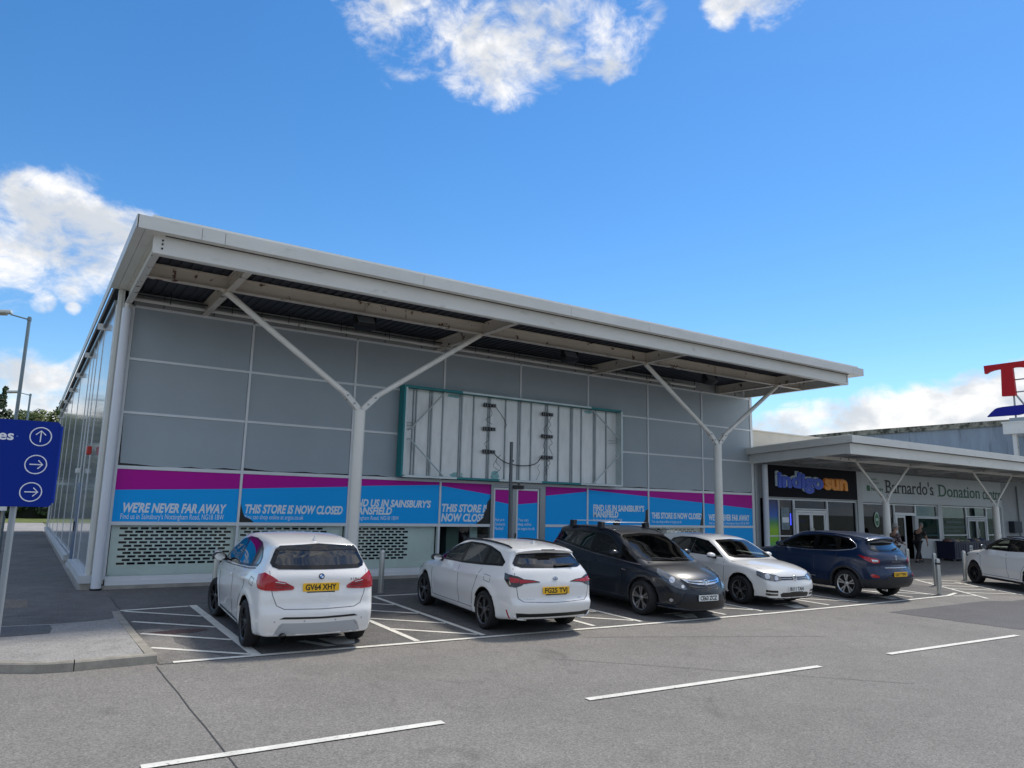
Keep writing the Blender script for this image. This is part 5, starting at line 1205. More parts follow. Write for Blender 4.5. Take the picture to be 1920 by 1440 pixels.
    c.plate('front', .425, 'CE63 ZCZ', False, (1,0,.02), .016)
    c.decal('lower_grille', [(-.62,.235),(-.30,.215),(.30,.215),(.62,.235),(.60,.32),(.42,.36),(-.42,.36),(-.60,.32)], 'front', BLACKP, .005, .05)
    for sg in (1,-1):
        w = c.wrap([(4.50,.62,.50),(4.36,.80,.51),(4.36,.82,.36),(4.46,.70,.33),(4.54,.56,.38)], 35); c.decal('fog_recess', [(sg*u, v) for u, v in w], 35*sg, BLACKP, .005, .04, both=False)
        w = c.wrap([(4.44,.74,.375)], 35)[0]; c.decal('fog_lamp', [(sg*(w[0]+.035*x), w[1]+.033*y) for x, y in dot(1, 12)], 35*sg, LAMPCLEAR, .012, .03, both=False)
        c.strip('bumper_crease', [(sg*.86,.27),(sg*.66,.28),(sg*.56,.38),(sg*.50,.52)], 'front', P, .018, .002)
    c.strip('front_lip', [(-.80,.235),(-.4,.205),(0,.2),(.4,.205),(.80,.235)], 'front', P, .022, .004)
    c.decal('side_badge', [(3.25,.845),(3.25,.82),(3.12,.83),(3.12,.855)], 'L', silver, .006, .05)
    for sg in (1,-1):
        c.seams([[(sg*.80,.98),(sg*.66,.86),(sg*.50,.765)]], 'front')
        mb = MB(); pts = [c.hit('top', x, sg*.62)[0] for x in np.linspace(.75, 2.72, 16)]; mb.tube([Vector(p)+Vector((0,0,.02)) for p in pts], .013, 8); mb.build('roof_rail', silver, c.root, smooth=50)
    alu = mat('bar_silver', srgb(215,218,222), .3, metal=.6)
    for x in (.98, 2.05):
        z0 = max(c.hit('top', x, 0)[0].z, 1.6); mb = MB(); mb.rbox(x-.035, x+.035, -.66, .66, z0+.08, z0+.102, .009); b = mb.build('roof_bar', alu, c.root, smooth=50)
        for sg in (1,-1):
            mb = MB(); mb.add([(x-.05,sg*.58,z0+.10),(x+.05,sg*.58,z0+.10),(x+.07,sg*.69,z0+.10),(x-.07,sg*.69,z0+.10),(x-.07,sg*.60,z0-.06),(x+.07,sg*.60,z0-.06),(x+.08,sg*.70,z0-.06),(x-.08,sg*.70,z0-.06)], [(0,1,2,3),(4,7,6,5),(0,4,5,1),(1,5,6,2),(2,6,7,3),(3,7,4,0)]); mb.build('bar_foot', BLACKP, b)
    for y0 in (-.05, .38):
        mb = MB(); a = c.hit('front', y0, 1.05)[0]+Vector((.02,0,.02)); e = c.hit('front', y0-.48, 1.07)[0]+Vector((.02,0,.03)); mb.tube([a, a.lerp(e,.5)+Vector((.015,0,.01)), e], .012, 6); mb.build('wiper', BLACKP, c.root)
    c.decal('tail_light', c.wrap([(.30,.90,1.25),(.06,.78,1.1),(.05,.70,.84),(.2,.86,.84)], 140), 140, LAMPRED, .01, .05)
    c.place(9.97, -4.20, 183)
car_three()

# ---- white hatchback, nose out
def car_four():
    sp = dict(L=4.26, W=1.80, H=1.455, wb=2.637, ro=.76, R=.318, zb=.985, wr=.58, cowl=3.10, paint=WPAINT('clean_white_paint', srgb(235,234,230)), plan=(.20,3.0,.13,2.6), bow=(.19,.14), k=.07, wedge=.07,
      sil=[(.1,.26),(0,.4),(0,.6),(.03,.8),(.08,.95),(.18,1.07),(.36,1.31),(.38,1.385),(.8,1.435),(1.4,1.457),(1.9,1.44),(2.3,1.365),(2.75,1.15),(3.14,.985),(3.35,.955),(3.7,.905),(4.0,.825),(4.14,.745),(4.205,.64),(4.26,.46),(4.23,.27),(4.1,.18),(3,.16),(1.1,.16)],
      side=dict(f=[(2.86,.985),(2.52,1.19),(2.22,1.325),(1.76,1.375),(1.73,1.0)], r=[(1.67,1.0),(1.70,1.378),(1.25,1.365),(.98,1.31),(.80,1.09),(.86,1.035)]),
      ws=[(0,.985),(.60,.99),(.70,1.02),(.54,1.33),(.48,1.35),(0,1.37)], rw=[(0,1.07),(.55,1.08),(.6,1.12),(.5,1.30),(0,1.33)])
    c = Car(sp, 'parked_car', 'white hatchback with dark five spoke wheels facing out between charcoal and navy cars', CARS)
    P = sp['paint']; c.glaze(('r','rw')); c.cabin(.48); c.wheels(dict(n=5, twin=.10, w=.012), mat('rim_dark_edge', (.24,.24,.25), .3, metal=.9))
    c.seams([[(1.72,.95),(1.70,.5),(1.66,.30)],[(.80,1.0),(.92,.8),(1.12,.5),(1.16,.34)],[(2.92,.95),(2.94,.7),(2.90,.30),(1.16,.30)]], 'L')
    c.handles([(1.86,.86),(.98,.88)], P); c.mirror(2.62, 1.01, P)
    hl = [(3.88,.84,.775),(4.02,.75,.755),(4.12,.58,.715),(4.165,.42,.675),(4.18,.40,.595),(4.13,.55,.575),(4.03,.75,.60),(3.90,.85,.685)]
    o = c.decal('headlight', c.wrap(hl, 38), 38, mat('headlamp_grey', (.13,.135,.14), .07, metal=.3, coat=1), .008, .035)
    for q, sg in zip(o, (1,-1)):
        for x, y, z, r in ((4.05,.70,.68,.056),(4.14,.52,.64,.046)):
            w = c.wrap([(x,y,z)], 38)[0]; c.decal('lamp_bowl', [(sg*(w[0]+r*a), w[1]+r*b) for a, b in dot(1, 14)], 38*sg, LAMPCLEAR, .012, .03, both=False, parent=q)
    c.decal('grille', [(-.41,.672),(.41,.672),(.41,.600),(-.41,.600)], 'front', GLOSSBLK, .006, .04)
    c.strip('grille_bar', [(-.41,.632),(-.09,.632)], 'front', CHROME, .006, .012); c.strip('grille_bar', [(.09,.632),(.41,.632)], 'front', CHROME, .006, .012)
    f = c.frame('front', 0, .640, .012, (1,0,.12)); mb = MB(); mb.tube([f(.060*math.cos(t), .060*math.sin(t), .006) for t in np.linspace(0, 2*math.pi, 25)], .008, 8, caps=False)
    for a, b in (((-.022,.052),(0,.008)),((.022,.052),(0,.008)),((-.052,.026),(-.024,-.048)),((.052,.026),(.024,-.048)),((-.024,-.048),(0,-.004)),((.024,-.048),(0,-.004))): mb.tube([f(*a,.006), f(*b,.006)], .006, 6)
    mb.build('badge', CHROME, c.root, smooth=40); mb = MB(); mb.prism([(x*.058, y*.058) for x, y in dot()], f, -.006, .002); mb.build('badge_field', mat('badge_grey', (.05,.055,.06), .3), c.root)
    f = c.frame('front', .36, .632, .014); lettering('grille_lettering', 'R', .03, .022, CHROME, lambda u, v, d: f(u, -.011+v, d), c.root, .02, .2, .003)
    c.plate('front', .415, 'BU11 TAN', False, (1,0,.02), .014)
    c.decal('lower_grille', [(-.40,.335),(.40,.335),(.46,.30),(.42,.235),(-.42,.235),(-.46,.30)], 'front', BLACKP, .005, .04)
    for sg in (1,-1):
        for z in (.335, .265):
            w = c.wrap([(4.19,.52,z+.045),(4.06,.76,z+.055),(4.07,.76,z+.005),(4.19,.52,z)], 30); c.decal('fog_grille', [(sg*u, v) for u, v in w], 30*sg, GLOSSBLK, .005, .04, both=False)
        c.seams([[(sg*.80,.93),(sg*.64,.78),(sg*.42,.665)]], 'front')
    c.strip('front_lip', [(-.74,.22),(-.4,.19),(0,.185),(.4,.19),(.74,.22)], 'front', BLACKP, .012, .0)
    for y0 in (-.02, .40):
        mb = MB(); a = c.hit('front', y0, 1.0)[0]+Vector((.02,0,.02)); e = c.hit('front', y0-.46, 1.02)[0]+Vector((.02,0,.03)); mb.tube([a, a.lerp(e,.5)+Vector((.01,0,.01)), e], .011, 6); mb.build('wiper', BLACKP, c.root)
    c.decal('tail_light', c.wrap([(.25,.84,.98),(.05,.62,.96),(.05,.6,.80),(.2,.84,.80)], 140), 140, LAMPRED, .01, .05)
    c.place(13.31, -4.04, 183.5)
car_four()

# ---- navy crossover, nose in
def car_five():
    sp = dict(L=4.45, W=1.84, H=1.61, wb=2.646, ro=.88, R=.348, zb=1.13, wr=.60, cowl=3.30, paint=mat('navy_metallic', (.001,.015,.055), .33, metal=.1, spec=.35, coat=.5), plan=(.28,2.6,.16,2.4), bow=(.24,.20), k=.10, wedge=.10, rim=.235,
      sil=[(.22,.30),(.06,.37),(.0,.5),(.0,.66),(.05,.76),(.10,.86),(.09,1.0),(.15,1.12),(.24,1.20),(.46,1.42),(.40,1.505),(.6,1.545),(1.1,1.59),(1.7,1.61),(2.3,1.575),(2.8,1.40),(3.32,1.13),(3.55,1.085),(3.95,1.02),(4.25,.91),(4.4,.74),(4.45,.55),(4.41,.34),(4.25,.25),(3,.225),(1.2,.225)],
      side=dict(f=[(2.98,1.135),(2.7,1.30),(2.36,1.455),(1.86,1.515),(1.83,1.13)], r=[(1.77,1.13),(1.80,1.518),(1.32,1.51),(1.13,1.175)], q=[(1.07,1.185),(1.25,1.505),(.92,1.46),(.70,1.33),(.66,1.26),(.78,1.225)]),
      ws=[(0,1.13),(.62,1.14),(.72,1.18),(.56,1.50),(0,1.54)], rw=[(0,1.175),(.52,1.18),(.62,1.22),(.60,1.28),(.52,1.425),(0,1.455)])
    c = Car(sp, 'parked_car', 'navy blue crossover with black lower bumper and silver wheels nose in beside white hatchback', CARS)
    P = sp['paint']; c.glaze(('q','rw')); c.cabin(.58); c.wheels(dict(n=5, twin=.11, w=.020), mat('rim_silver', (.62,.63,.64), .28, metal=.9))
    clad = mat('cladding', (.018,.019,.021), .6)
    c.decal('bumper_cladding', [(-.80,.30),(.80,.30),(.84,.50),(.70,.55),(.52,.53),(.42,.60),(-.42,.60),(-.52,.53),(-.70,.55),(-.84,.50)], 'rear', clad, .012, .05)
    c.decal('bumper_cladding', c.wrap([(.50,.92,.50),(.20,.90,.52),(.10,.82,.52),(.08,.80,.30),(.30,.86,.27),(.46,.92,.32)], 140), 140, clad, .010, .05)
    c.decal('sill_cladding', [(1.34,.27),(3.1,.27),(3.1,.38),(1.34,.38)], 'L', clad, .008, .08)
    c.strip('sill_trim', [(1.75,.455),(2.3,.47),(2.95,.47)], 'L', CHROME, .011, .008)
    for xa in c.xa:
        for sg, w in ((1,'L'),(-1,'R')):
            mb = MB(); pts = [c.hit(w, xa+(c.Ra+.02)*math.cos(t), c.R+.01+(c.Ra+.02)*math.sin(t)) for t in np.linspace(R(-8), R(188), 25)]; mb.tube([p+n*.004 for p, n in pts], .034, 8); mb.build('arch_cladding', clad, c.root, smooth=60)
    trim = mat('window_chrome', srgb(190,192,198), .2, metal=.9)
    c.strip('window_trim', [(3.02,1.105),(2.0,1.10),(1.15,1.145),(.74,1.205),(.635,1.26),(.68,1.34),(.92,1.48),(1.3,1.53)], 'L', trim, .008, .006)
    c.seams([[(1.80,1.05),(1.80,.6),(1.76,.40)],[(1.12,1.10),(1.2,.85),(1.36,.60)],[(3.05,1.05),(3.1,.7),(3.05,.40)]], 'L')
    c.handles([(2.0,.97),(1.18,1.01)], P); c.mirror(2.82, 1.20, P)
    w = [(.52,.86,1.09),(.28,.86,1.06),(.12,.70,1.02),(.10,.60,.985),(.10,.62,.925),(.16,.78,.91),(.30,.88,.98)]
    l = c.decal('tail_light', c.wrap(w, 145), 145, LAMPRED, .012, .035)
    for o, sg in zip(l, (1,-1)):
        q = c.wrap([(.20,.80,1.0),(.11,.66,.985),(.11,.66,.945),(.17,.79,.94)], 145); c.decal('lamp_lens', [(sg*u, v) for u, v in q], 145*sg, LAMPCLEAR, .016, .03, both=False, parent=o)
    c.seams([[(-.62,1.16),(-.60,.95),(-.56,.80),(-.40,.74),(.40,.74),(.56,.80),(.60,.95),(.62,1.16)]], 'rear')
    f = c.frame('rear', 0, 1.045, .006, (-1,0,.1)); mb = MB()
    for k, (a, b) in enumerate((((0,.062),(.040,0)),((.040,0),(0,-.062)),((0,-.062),(-.040,0)),((-.040,0),(0,.062)))): mb.tube([f(*a,.006), f(*b,.006)], .011, 6)
    mb.build('badge', CHROME, c.root, smooth=40); f = c.frame('rear', 0, .935, .004); lettering('model_lettering', 'KADJAR', .34, .03, CHROME, lambda u, v, d: f(-.17+u, v, d), c.root, 0, 0, .003, 1.3)
    c.strip('tailgate_trim', [(-.44,.80),(.44,.80)], 'rear', CHROME, .010, .006)
    c.plate('rear', .655, 'LN17 YWV', True, (-1,0,-.05), .022)
    for sg in (1,-1):
        w = c.wrap([(.08,.72,.62),(.14,.82,.66),(.18,.86,.63),(.14,.84,.575),(.07,.70,.575)], 150); c.decal('reflector', [(sg*u, v) for u, v in w], 150*sg, LAMPRED, .014, .04, both=False)
        mb = MB(); pts = [c.hit('top', x, sg*.585)[0] for x in np.linspace(.55, 2.5, 18)]; mb.tube([Vector(p)+Vector((0,0,.012)) for p in pts], .013, 8); mb.build('roof_rail', trim, c.root, smooth=50)
    c.spoiler([(.80,1.572),(.58,1.555),(.36,1.522),(.34,1.508),(.36,1.485),(.48,1.462),(.74,1.50)], .57)
    f = c.frame('rear', -.16, 1.225, .014); mb = MB(); mb.prism([(-.05,-.012),(.0,-.016),(.32,.05),(.33,.07),(.0,.014)], f, 0, .018); mb.build('rear_wiper', RUBBER, c.root)
    c.decal('headlight', c.wrap([(3.95,.86,.95),(4.2,.72,.9),(4.36,.45,.8),(4.36,.45,.73),(4.1,.82,.8)], 45), 45, LAMPCLEAR, .006, .05)
    mb = MB(); mb.tube([(.14,.52,.285),(.02,.52,.28)], .03, 12); mb.build('exhaust', CHROME, c.root)
    c.place(16.84, -7.0, 3.5)
car_five()

# ---- white small crossover with black roof at the right edge
def car_six():
    sp = dict(L=4.12, W=1.79, H=1.57, wb=2.56, ro=.76, R=.335, zb=1.10, wr=.60, cowl=3.12, paint=WPAINT('bright_white_paint', srgb(234,233,230)), plan=(.24,3.0,.13,2.6), bow=(.20,.15), k=.085, wedge=.06, rim=.215,
      sil=[(.15,.28),(.02,.4),(0,.6),(.03,.85),(.08,1.05),(.16,1.15),(.40,1.44),(.42,1.51),(.8,1.55),(1.4,1.57),(1.9,1.555),(2.3,1.48),(2.75,1.27),(3.10,1.115),(3.3,1.09),(3.7,1.03),(3.95,.94),(4.06,.82),(4.10,.66),(4.12,.46),(4.09,.32),(3.95,.23),(3,.21),(1.1,.21)],
      side=dict(f=[(2.86,1.11),(2.56,1.30),(2.25,1.43),(1.80,1.475),(1.77,1.11)], r=[(1.71,1.11),(1.74,1.478),(1.25,1.465),(.95,1.41),(.78,1.20),(.84,1.15)]),
      ws=[(0,1.11),(.60,1.12),(.70,1.15),(.54,1.44),(0,1.49)], rw=[(0,1.15),(.55,1.16),(.6,1.2),(.5,1.42),(0,1.46)])
    c = Car(sp, 'parked_car', 'white small crossover with black roof and black wheels beyond the bollards', CARS)
    P = sp['paint']; c.glaze(('r','rw')); c.cabin(.56); c.wheels(dict(n=5, twin=.09, w=.010), mat('rim_black_edge', (.05,.05,.052), .3, metal=.8))
    c.decal('black_roof', [(.45,-.53),(1.0,-.57),(2.25,-.56),(2.42,-.3),(2.45,0),(2.42,.3),(2.25,.56),(1.0,.57),(.45,.53)], 'top', GLOSSBLK, .005, .08)
    c.strip('roof_edge', [(2.94,1.10),(2.6,1.30),(2.27,1.455),(1.8,1.505),(1.25,1.495),(.9,1.44)], 'L', GLOSSBLK, .026, .0)
    c.seams([[(1.76,1.05),(1.75,.55),(1.70,.34)],[(.80,1.08),(.92,.85),(1.14,.56),(1.18,.38)],[(2.93,1.06),(2.96,.75),(2.90,.34),(1.18,.34)]], 'L')
    c.handles([(1.92,.955),(1.0,.985)], P); c.mirror(2.66, 1.17, GLOSSBLK)
    c.decal('headlight', c.wrap([(3.66,.84,.88),(3.9,.70,.89),(4.02,.45,.88),(4.04,.45,.83),(3.92,.72,.82),(3.72,.85,.82)], 45), 45, mat('headlamp_dark', (.03,.03,.033), .08, coat=1), .008, .04)
    c.decal('grille', [(-.44,.72),(.44,.72),(.44,.88),(-.44,.88)], 'front', GLOSSBLK, .006, .05); c.decal('lower_grille', [(-.55,.34),(.55,.34),(.5,.5),(-.5,.5)], 'front', BLACKP, .005, .06)
    c.strip('sill_line', [(1.14,.26),(2.94,.26)], 'L', BLACKP, .03, -.012)
    c.decal('side_badge', [(3.1,.93),(3.1,.955),(3.04,.955),(3.04,.93)], 'L', GLOSSBLK, .005, .05)
    for sg in (1,-1):
        mb = MB(); pts = [c.hit('top', x, sg*.575)[0] for x in np.linspace(.6, 2.1, 14)]; mb.tube([Vector(p)+Vector((0,0,.03)) for p in pts], .014, 8); mb.build('roof_rail', BLACKP, c.root, smooth=50)
    c.decal('tail_light', c.wrap([(.3,.84,1.05),(.06,.66,1.03),(.05,.6,.92),(.2,.84,.92)], 140), 140, LAMPRED, .01, .05)
    c.place(23.16, -9.02, 33)
car_six()
# ------------------------------------------------------------------ sign box left empty over the doors
def sign_box():
    x0, x1, z0, z1, yf = 6.60, 14.42, 2.64, 5.10, -.34
    t = thing('empty_sign_box', 'long empty teal edged sign box over the doors with bare ribs and loose wiring', 'sign frame', (x0, 0, z0))
    rb = random.Random(5)
    m = MB(); m.box(x0+.05, x1-.05, -.062, -.05, z0+.05, z1-.05); back = m.build('back_sheet', GALV, t)
    ribs = [7.02,7.10,7.51,7.58,7.93,8.48,8.54,8.93,9.42,9.48,10.03,10.49,10.56,10.96,11.50,11.57,12.0,12.48,12.54,12.91,13.42,13.48,13.94]
    rm = mat('rib_steel', srgb(176,182,184), .4, metal=.3, var=.12, vscale=5)
    for i, x in enumerate(ribs):
        w = .022 if i % 3 else .034
        m = MB(); m.box(x-w/2, x+w/2, -.105, -.063, z0+.06, z1-.06); m.box(x-w/2-.018, x-w/2, -.068, -.063, z0+.06, z1-.06)
        if i in (7, 12, 13, 16):
            for z in np.arange(z0+.2, z1-.1, .27): m.box(x-.012, x+.012, -.112, -.105, z, z+.022)
        m.build('rib', rm, t)
    # rim: teal outside, bare metal lip, top and bottom only partly teal
    bare = mat('bare_edge', srgb(196,206,206), .4, metal=.4, var=.1)
    m = MB(); m.box(x0, x0+.05, yf, -.05, z0, z1, 0); m.box(x0, x0+.055, yf-.012, yf, z0, z1, 1 if False else 0); m.build('rim_side', TEAL, t)
    m = MB(); m.box(x0+.055, x0+.10, yf-.012, yf+.01, z0+.02, z1-.06); m.build('rim_lip', bare, t)
    m = MB(); m.box(x1-.02, x1, yf, -.05, z0, z1, 0); m.box(x1-.05, x1-.02, yf, -.05, z0+.05, z1-.05, 1); m.box(x1-.06, x1-.0, yf-.012, yf, z0, z1-.02, 1); m.build('rim_side', [TEAL, bare], t)
    m = MB(); m.box(x0+.05, x1-.05, yf, -.05, z1-.05, z1, 0); m.box(x0+.05, 8.4, yf-.012, yf, z1-.06, z1, 0); m.box(8.4, 13.1, yf-.012, yf, z1-.05, z1, 1); m.box(13.1, x1-.06, yf-.012, yf, z1-.055, z1, 0); m.build('rim_top', [TEAL, bare], t)
    m = MB(); m.box(x0+.05, x1-.05, yf, -.05, z0, z0+.04, 0); m.box(x0+.05, 8.3, yf-.012, yf, z0-.01, z0+.05, 1); m.box(8.3, 9.7, yf-.012, yf, z0-.01, z0+.05, 0); m.box(9.7, 11.2, yf-.012, yf, z0-.01, z0+.05, 1); m.box(11.2, 12.7, yf-.012, yf, z0-.01, z0+.05, 0); m.box(12.7, x1-.06, yf-.012, yf, z0-.01, z0+.05, 1); m.build('rim_bottom', [TEAL, bare], t)
    for a, b in (((6.86,3.92),(7.88,5.02)),((6.86,3.66),(7.92,2.70)),((13.22,5.02),(14.34,4.16)),((14.34,3.64),(13.28,2.70))):
        m = MB(); m.tube([(a[0],-.26,a[1]),(b[0],-.26,b[1])], .022, 8)
        for q in (a, b): m.tube([(q[0],-.26,q[1]),(q[0],-.09,q[1])], .014, 6)
        m.build('brace', bare, t)
    for x in (6.64, 13.95): 
        for z in (4.02, 4.10): m = MB(); m.tube([(x,-.2,z),(x+.4,-.2,z)], .010, 6); m.build('stay', rm, t)
    for x, z in ((9.43,4.82),(9.43,4.13),(9.44,3.47),(11.52,4.74),(11.52,4.06),(11.53,3.42)):
        m = MB(); m.rbox(x-.20, x+.04, -.17, -.105, z-.055, z+.055, .012); m.rbox(x+.06, x+.22, -.15, -.105, z-.045, z+.05, .01)
        for q in (-.17, -.09, .02, .12, .19): m.box(x+q-.02, x+q+.005, -.182, -.17 if q < .05 else -.15, z-.05, z+.05, 1)
        m.build('transformer', [BLACKP, mat('clip_grey', srgb(120,124,128), .5)], t)
    wire = mat('wire', (.012,.012,.014), .6)
    def cab(pts, r=.008): m = MB(); m.tube(catmull(pts, 6, False), r, 6); m.build('cable', wire, t)
    cab([(9.6,-.15,3.45),(9.72,-.2,3.32),(10.05,-.2,3.17),(10.6,-.2,3.12),(11.05,-.2,3.2),(11.3,-.16,3.42)], .014)
    cab([(9.62,-.15,4.8),(9.8,-.22,4.55),(9.98,-.2,4.30),(9.92,-.2,4.2)], .009)
    for x, z in ((9.4,4.75),(9.4,4.05),(11.48,4.66),(11.6,4.66),(11.46,4.0),(11.62,3.98),(11.6,3.36),(11.5,3.36),(9.8,3.4),(9.7,3.3),(11.2,3.2)):
        p = [(x+rb.uniform(-.02,.02), -.16-rb.uniform(0,.05), z)]
        for k in range(4): p.append((x+rb.uniform(-.12,.12), -.14-rb.uniform(0,.06), z-.12*(k+1)))
        cab(p, .006)
    # overspray of teal near the seams
    m = MB()
    for cx, cz, rx, rz in ((8.45,2.76,.2,.08),(9.72,2.80,.16,.13),(8.3,4.98,.26,.05),(13.2,4.97,.22,.05)):
        m.prism([(cx+rx*math.cos(a)*(1+rb.uniform(-.3,.2)), cz+rz*math.sin(a)*(1+rb.uniform(-.35,.2))) for a in np.linspace(0, 2*math.pi, 15)[:-1]], lambda u, v, d: (u, -.0625-d, v), 0, .0015)
    m.build('overspray', mat('teal_overspray', srgb(138,182,182), .5, metal=.2, var=.2, vscale=5), t)
sign_box()

def floodlights():
    for x, z, lb in ((4.66, 6.13, 'black floodlight under the canopy nearest the left end'), (10.8, 6.13, 'black floodlight under the canopy over the sign box'), (16.6, 6.15, 'black floodlight under the canopy nearest the right end')):
        t = thing('floodlight', lb, 'floodlight', (x, -2.3, z+.1), 'floodlights under the store canopy')
        M_ = Matrix.Translation((x, -2.12, z)) @ Matrix.Rotation(R(-35), 4, 'X')
        m = MB(); m.rbox(-.24, .24, -.10, .10, -.13, .13, .025, 0, M_); m.rbox(-.20, .20, .10, .16, -.09, .09, .01, 0, M_); m.build('housing', BLACKP, t, smooth=40)
        m = MB(); m.box(-.21, .21, -.106, -.101, -.10, .10, 0, M_); m.build('lens', mat('lamp_lens_grey', srgb(120,126,130), .15), t)
        m = MB(); m.box(x-.26, x-.24, -2.2, -2.06, z-.02, z+.22); m.box(x+.24, x+.26, -2.2, -2.06, z-.02, z+.22); m.box(x-.26, x+.26, -2.2, -2.06, z+.22, z+.24); m.box(x-.04, x+.04, -2.44, -2.1, z+.24, z+.26); m.build('bracket', BLACKP, t)
floodlights()

def bollards():
    spots = [(1.86,-1.86,'stainless bollard between the wall and the first white car',0),(5.3,-2.38,'stainless bollard between the two left white cars',0),
             (23.04,-4.74,'stainless bollard right behind the navy car',0),(21.72,-6.27,'plain stainless bollard, rear one of the close pair',0),(19.45,-7.49,'stainless bollard with a black collar at the end of the bay line',1),(24.57,-5.79,'stainless bollard at the nose of the far right white car',0)]
    for x, y, lb, band in spots:
        z = gz(y); t = thing('bollard', lb, 'bollard', (x, y, z), 'stainless bollards')
        m = MB(); m.lathe([(.062,0),(.062,.90),(.058,.93),(.04,.952),(.0005,.958)], 24, Matrix.Translation((x,y,z))); m.build('post', STAINLESS, t, smooth=35)
        m = MB(); m.lathe([(.066,.80),(.066,.845)] if band else [(.0625,.86),(.0625,.868)], 24, Matrix.Translation((x,y,z))); m.build('collar', RUBBER if band else ALUGREY, t)
        m = MB(); m.lathe([(.075,.0),(.075,.012),(.062,.014)], 24, Matrix.Translation((x,y,z))); m.build('base_ring', ALUGREY, t)
bollards()

def door_post():
    t = thing('steel_post', 'slim dark square post standing in front of the store doors', 'post', (9.05, -1.9, gz(-1.9)))
    m = MB(); m.box(9.02, 9.085, -1.935, -1.87, gz(-1.9), 3.62); m.build('post', mat('dark_post', srgb(92,97,99), .5, var=.1), t)
    m = MB()
    for z in (3.1, 2.35): m.rbox(9.09, 9.13, -1.93, -1.87, z, z+.05, .008)
    m.build('bracket', mat('dark_post', srgb(92,97,99), .5), t)
door_post()

def direction_sign():
    Y = -6.7; t = thing('direction_sign', 'dark blue direction sign with three white circled arrows on grey posts', 'sign', (-1.7, Y, pz(Y)))
    BL = mat('sign_royal_blue', srgb(0,42,140), .55, spec=.2, var=.02); WT = mat('sign_white', srgb(240,242,246), .4)
    x0, x1, z0, z1 = -3.35, -1.30, 1.79, 2.895
    rr = .05; pl = []
    for cx, cz, a0 in ((x1-rr, z1-rr, 0), (x0+rr, z1-rr, 90), (x0+rr, z0+rr, 180), (x1-rr, z0+rr, 270)): pl += [(cx+rr*math.cos(R(a0+a)), cz+rr*math.sin(R(a0+a))) for a in (0, 30, 60, 90)]
    f = lambda u, v, d: (u, Y-d, v)
    m = MB(); m.prism(pl, f, -.055, .0); me = m.build('board', BL, t)
    # rolled edge that catches less light
    m = MB(); m.tube([(x1-.004, Y+.028, z0+.05),(x1-.004, Y+.028, z1-.05)], .034, 12); m.build('board_edge', BL, t, smooth=40)
    for cx, cz, ang in ((-1.512,2.693,90), (-1.527,2.33,0), (-1.543,1.977,0)):
        m = MB(); r = .118
        o = [(cx+r*math.cos(a), cz+r*math.sin(a)) for a in np.linspace(0, 2*math.pi, 41)]
        m.tube([f(u, v, .002) for u, v in o], .0068, 6, caps=False); ring = m.build('arrow_symbol', WT, t)
        m = MB(); ca, sa = math.cos(R(ang)), math.sin(R(ang)); P = lambda u, v: f(cx+u*ca-v*sa, cz+u*sa+v*ca, .003)
        m.tube([P(-.07,0), P(.07,0)], .007, 6); m.tube([P(.022,.055), P(.076,0), P(.022,-.055)], .007, 6); m.build('arrow', WT, ring)
    lettering('sign_lettering', 'Groceries', .80, .118, WT, lambda u, v, d: f(-2.602+u, 2.632+v, .0005+d), t, .02, 0, .002)
    m = MB(); m.prism([(-1.775,2.672),(-1.752,2.682),(-1.775,2.692)], f, 0.0005, .002); m.build('sign_mark', mat('faded_mark', srgb(90,120,200), .5), t)
    for x in (-1.705, -2.95):
        m = MB(); m.tube([(x, Y+.11, pz(Y)),(x, Y+.11, 2.8)], .038, 16); m.tube([(x, Y+.11, pz(Y)),(x, Y+.11, pz(Y)+.02)], .06, 16); m.build('post', mat('grey_post', srgb(152,160,166), .4, metal=.3, var=.06), t, smooth=40)
        m = MB()
        for z in (1.95, 2.7): m.box(x-.05, x+.05, Y+.05, Y+.15, z, z+.03)
        m.build('clamp', ALUGREY, t)
    t = thing('marker_post', 'dark square post with a pale band behind the blue sign', 'post', (-2.0, -4.6, pz(-4.6)))
    m = MB(); m.box(-2.06, -1.87, -4.7, -4.52, pz(-4.6), 1.70, 0); m.build('post', mat('marker_black', srgb(22,24,30), .5), t)
    m = MB(); m.box(-2.06, -1.80, -4.72, -4.50, 1.70, 1.755); m.build('cap', WHITE, t)
    m = MB(); m.box(-1.87, -1.835, -4.68, -4.54, .7, 1.68); m.build('side_strip', mat('strip_grey', srgb(150,150,140), .6, var=.3, vscale=6), t)
direction_sign()

def lamp_posts():
    for x, y, h, lb, d in ((-2.10, 11.7, 8.02, 'tall grey street lamp nearer the blue sign, lantern pointing left', 1), (-1.9, 35.6, 8.1, 'farther grey street lamp in front of the trees', 1)):
        t = thing('street_lamp', lb, 'street lamp', (x, y, 0), 'street lamps beside the pavement')
        g = mat('lamp_post_grey', srgb(120,134,138), .45, metal=.4, var=.08)
        m = MB(); m.tube([(x,y,0),(x,y,1.2),(x,y,1.25),(x,y,h)], [.085,.085,.06,.055], 14); m.build('post', g, t, smooth=40)
        m = MB(); m.tube([(x,y,h-.10),(x-.55,y+.12,h+.02)], .025, 10); m.tube([(x,y,h-.14),(x,y,h-.04)], .07, 12); m.build('arm', g, t)
        M_ = Matrix.Translation((x-.85, y+.19, h+.05)) @ Matrix.Rotation(R(-12), 4, 'Z') @ Matrix.Rotation(R(-5), 4, 'Y')
        m = MB(); m.rbox(-.38, .34, -.15, .15, -.03, .085, .04, 0, M_); m.build('lantern', mat('lantern_grey', srgb(205,208,204), .45), t, smooth=40)
        m = MB(); m.rbox(-.33, .20, -.12, .12, -.075, -.031, .02, 0, M_); m.build('lens', mat('lantern_lens', srgb(150,140,120), .2), t)
lamp_posts()

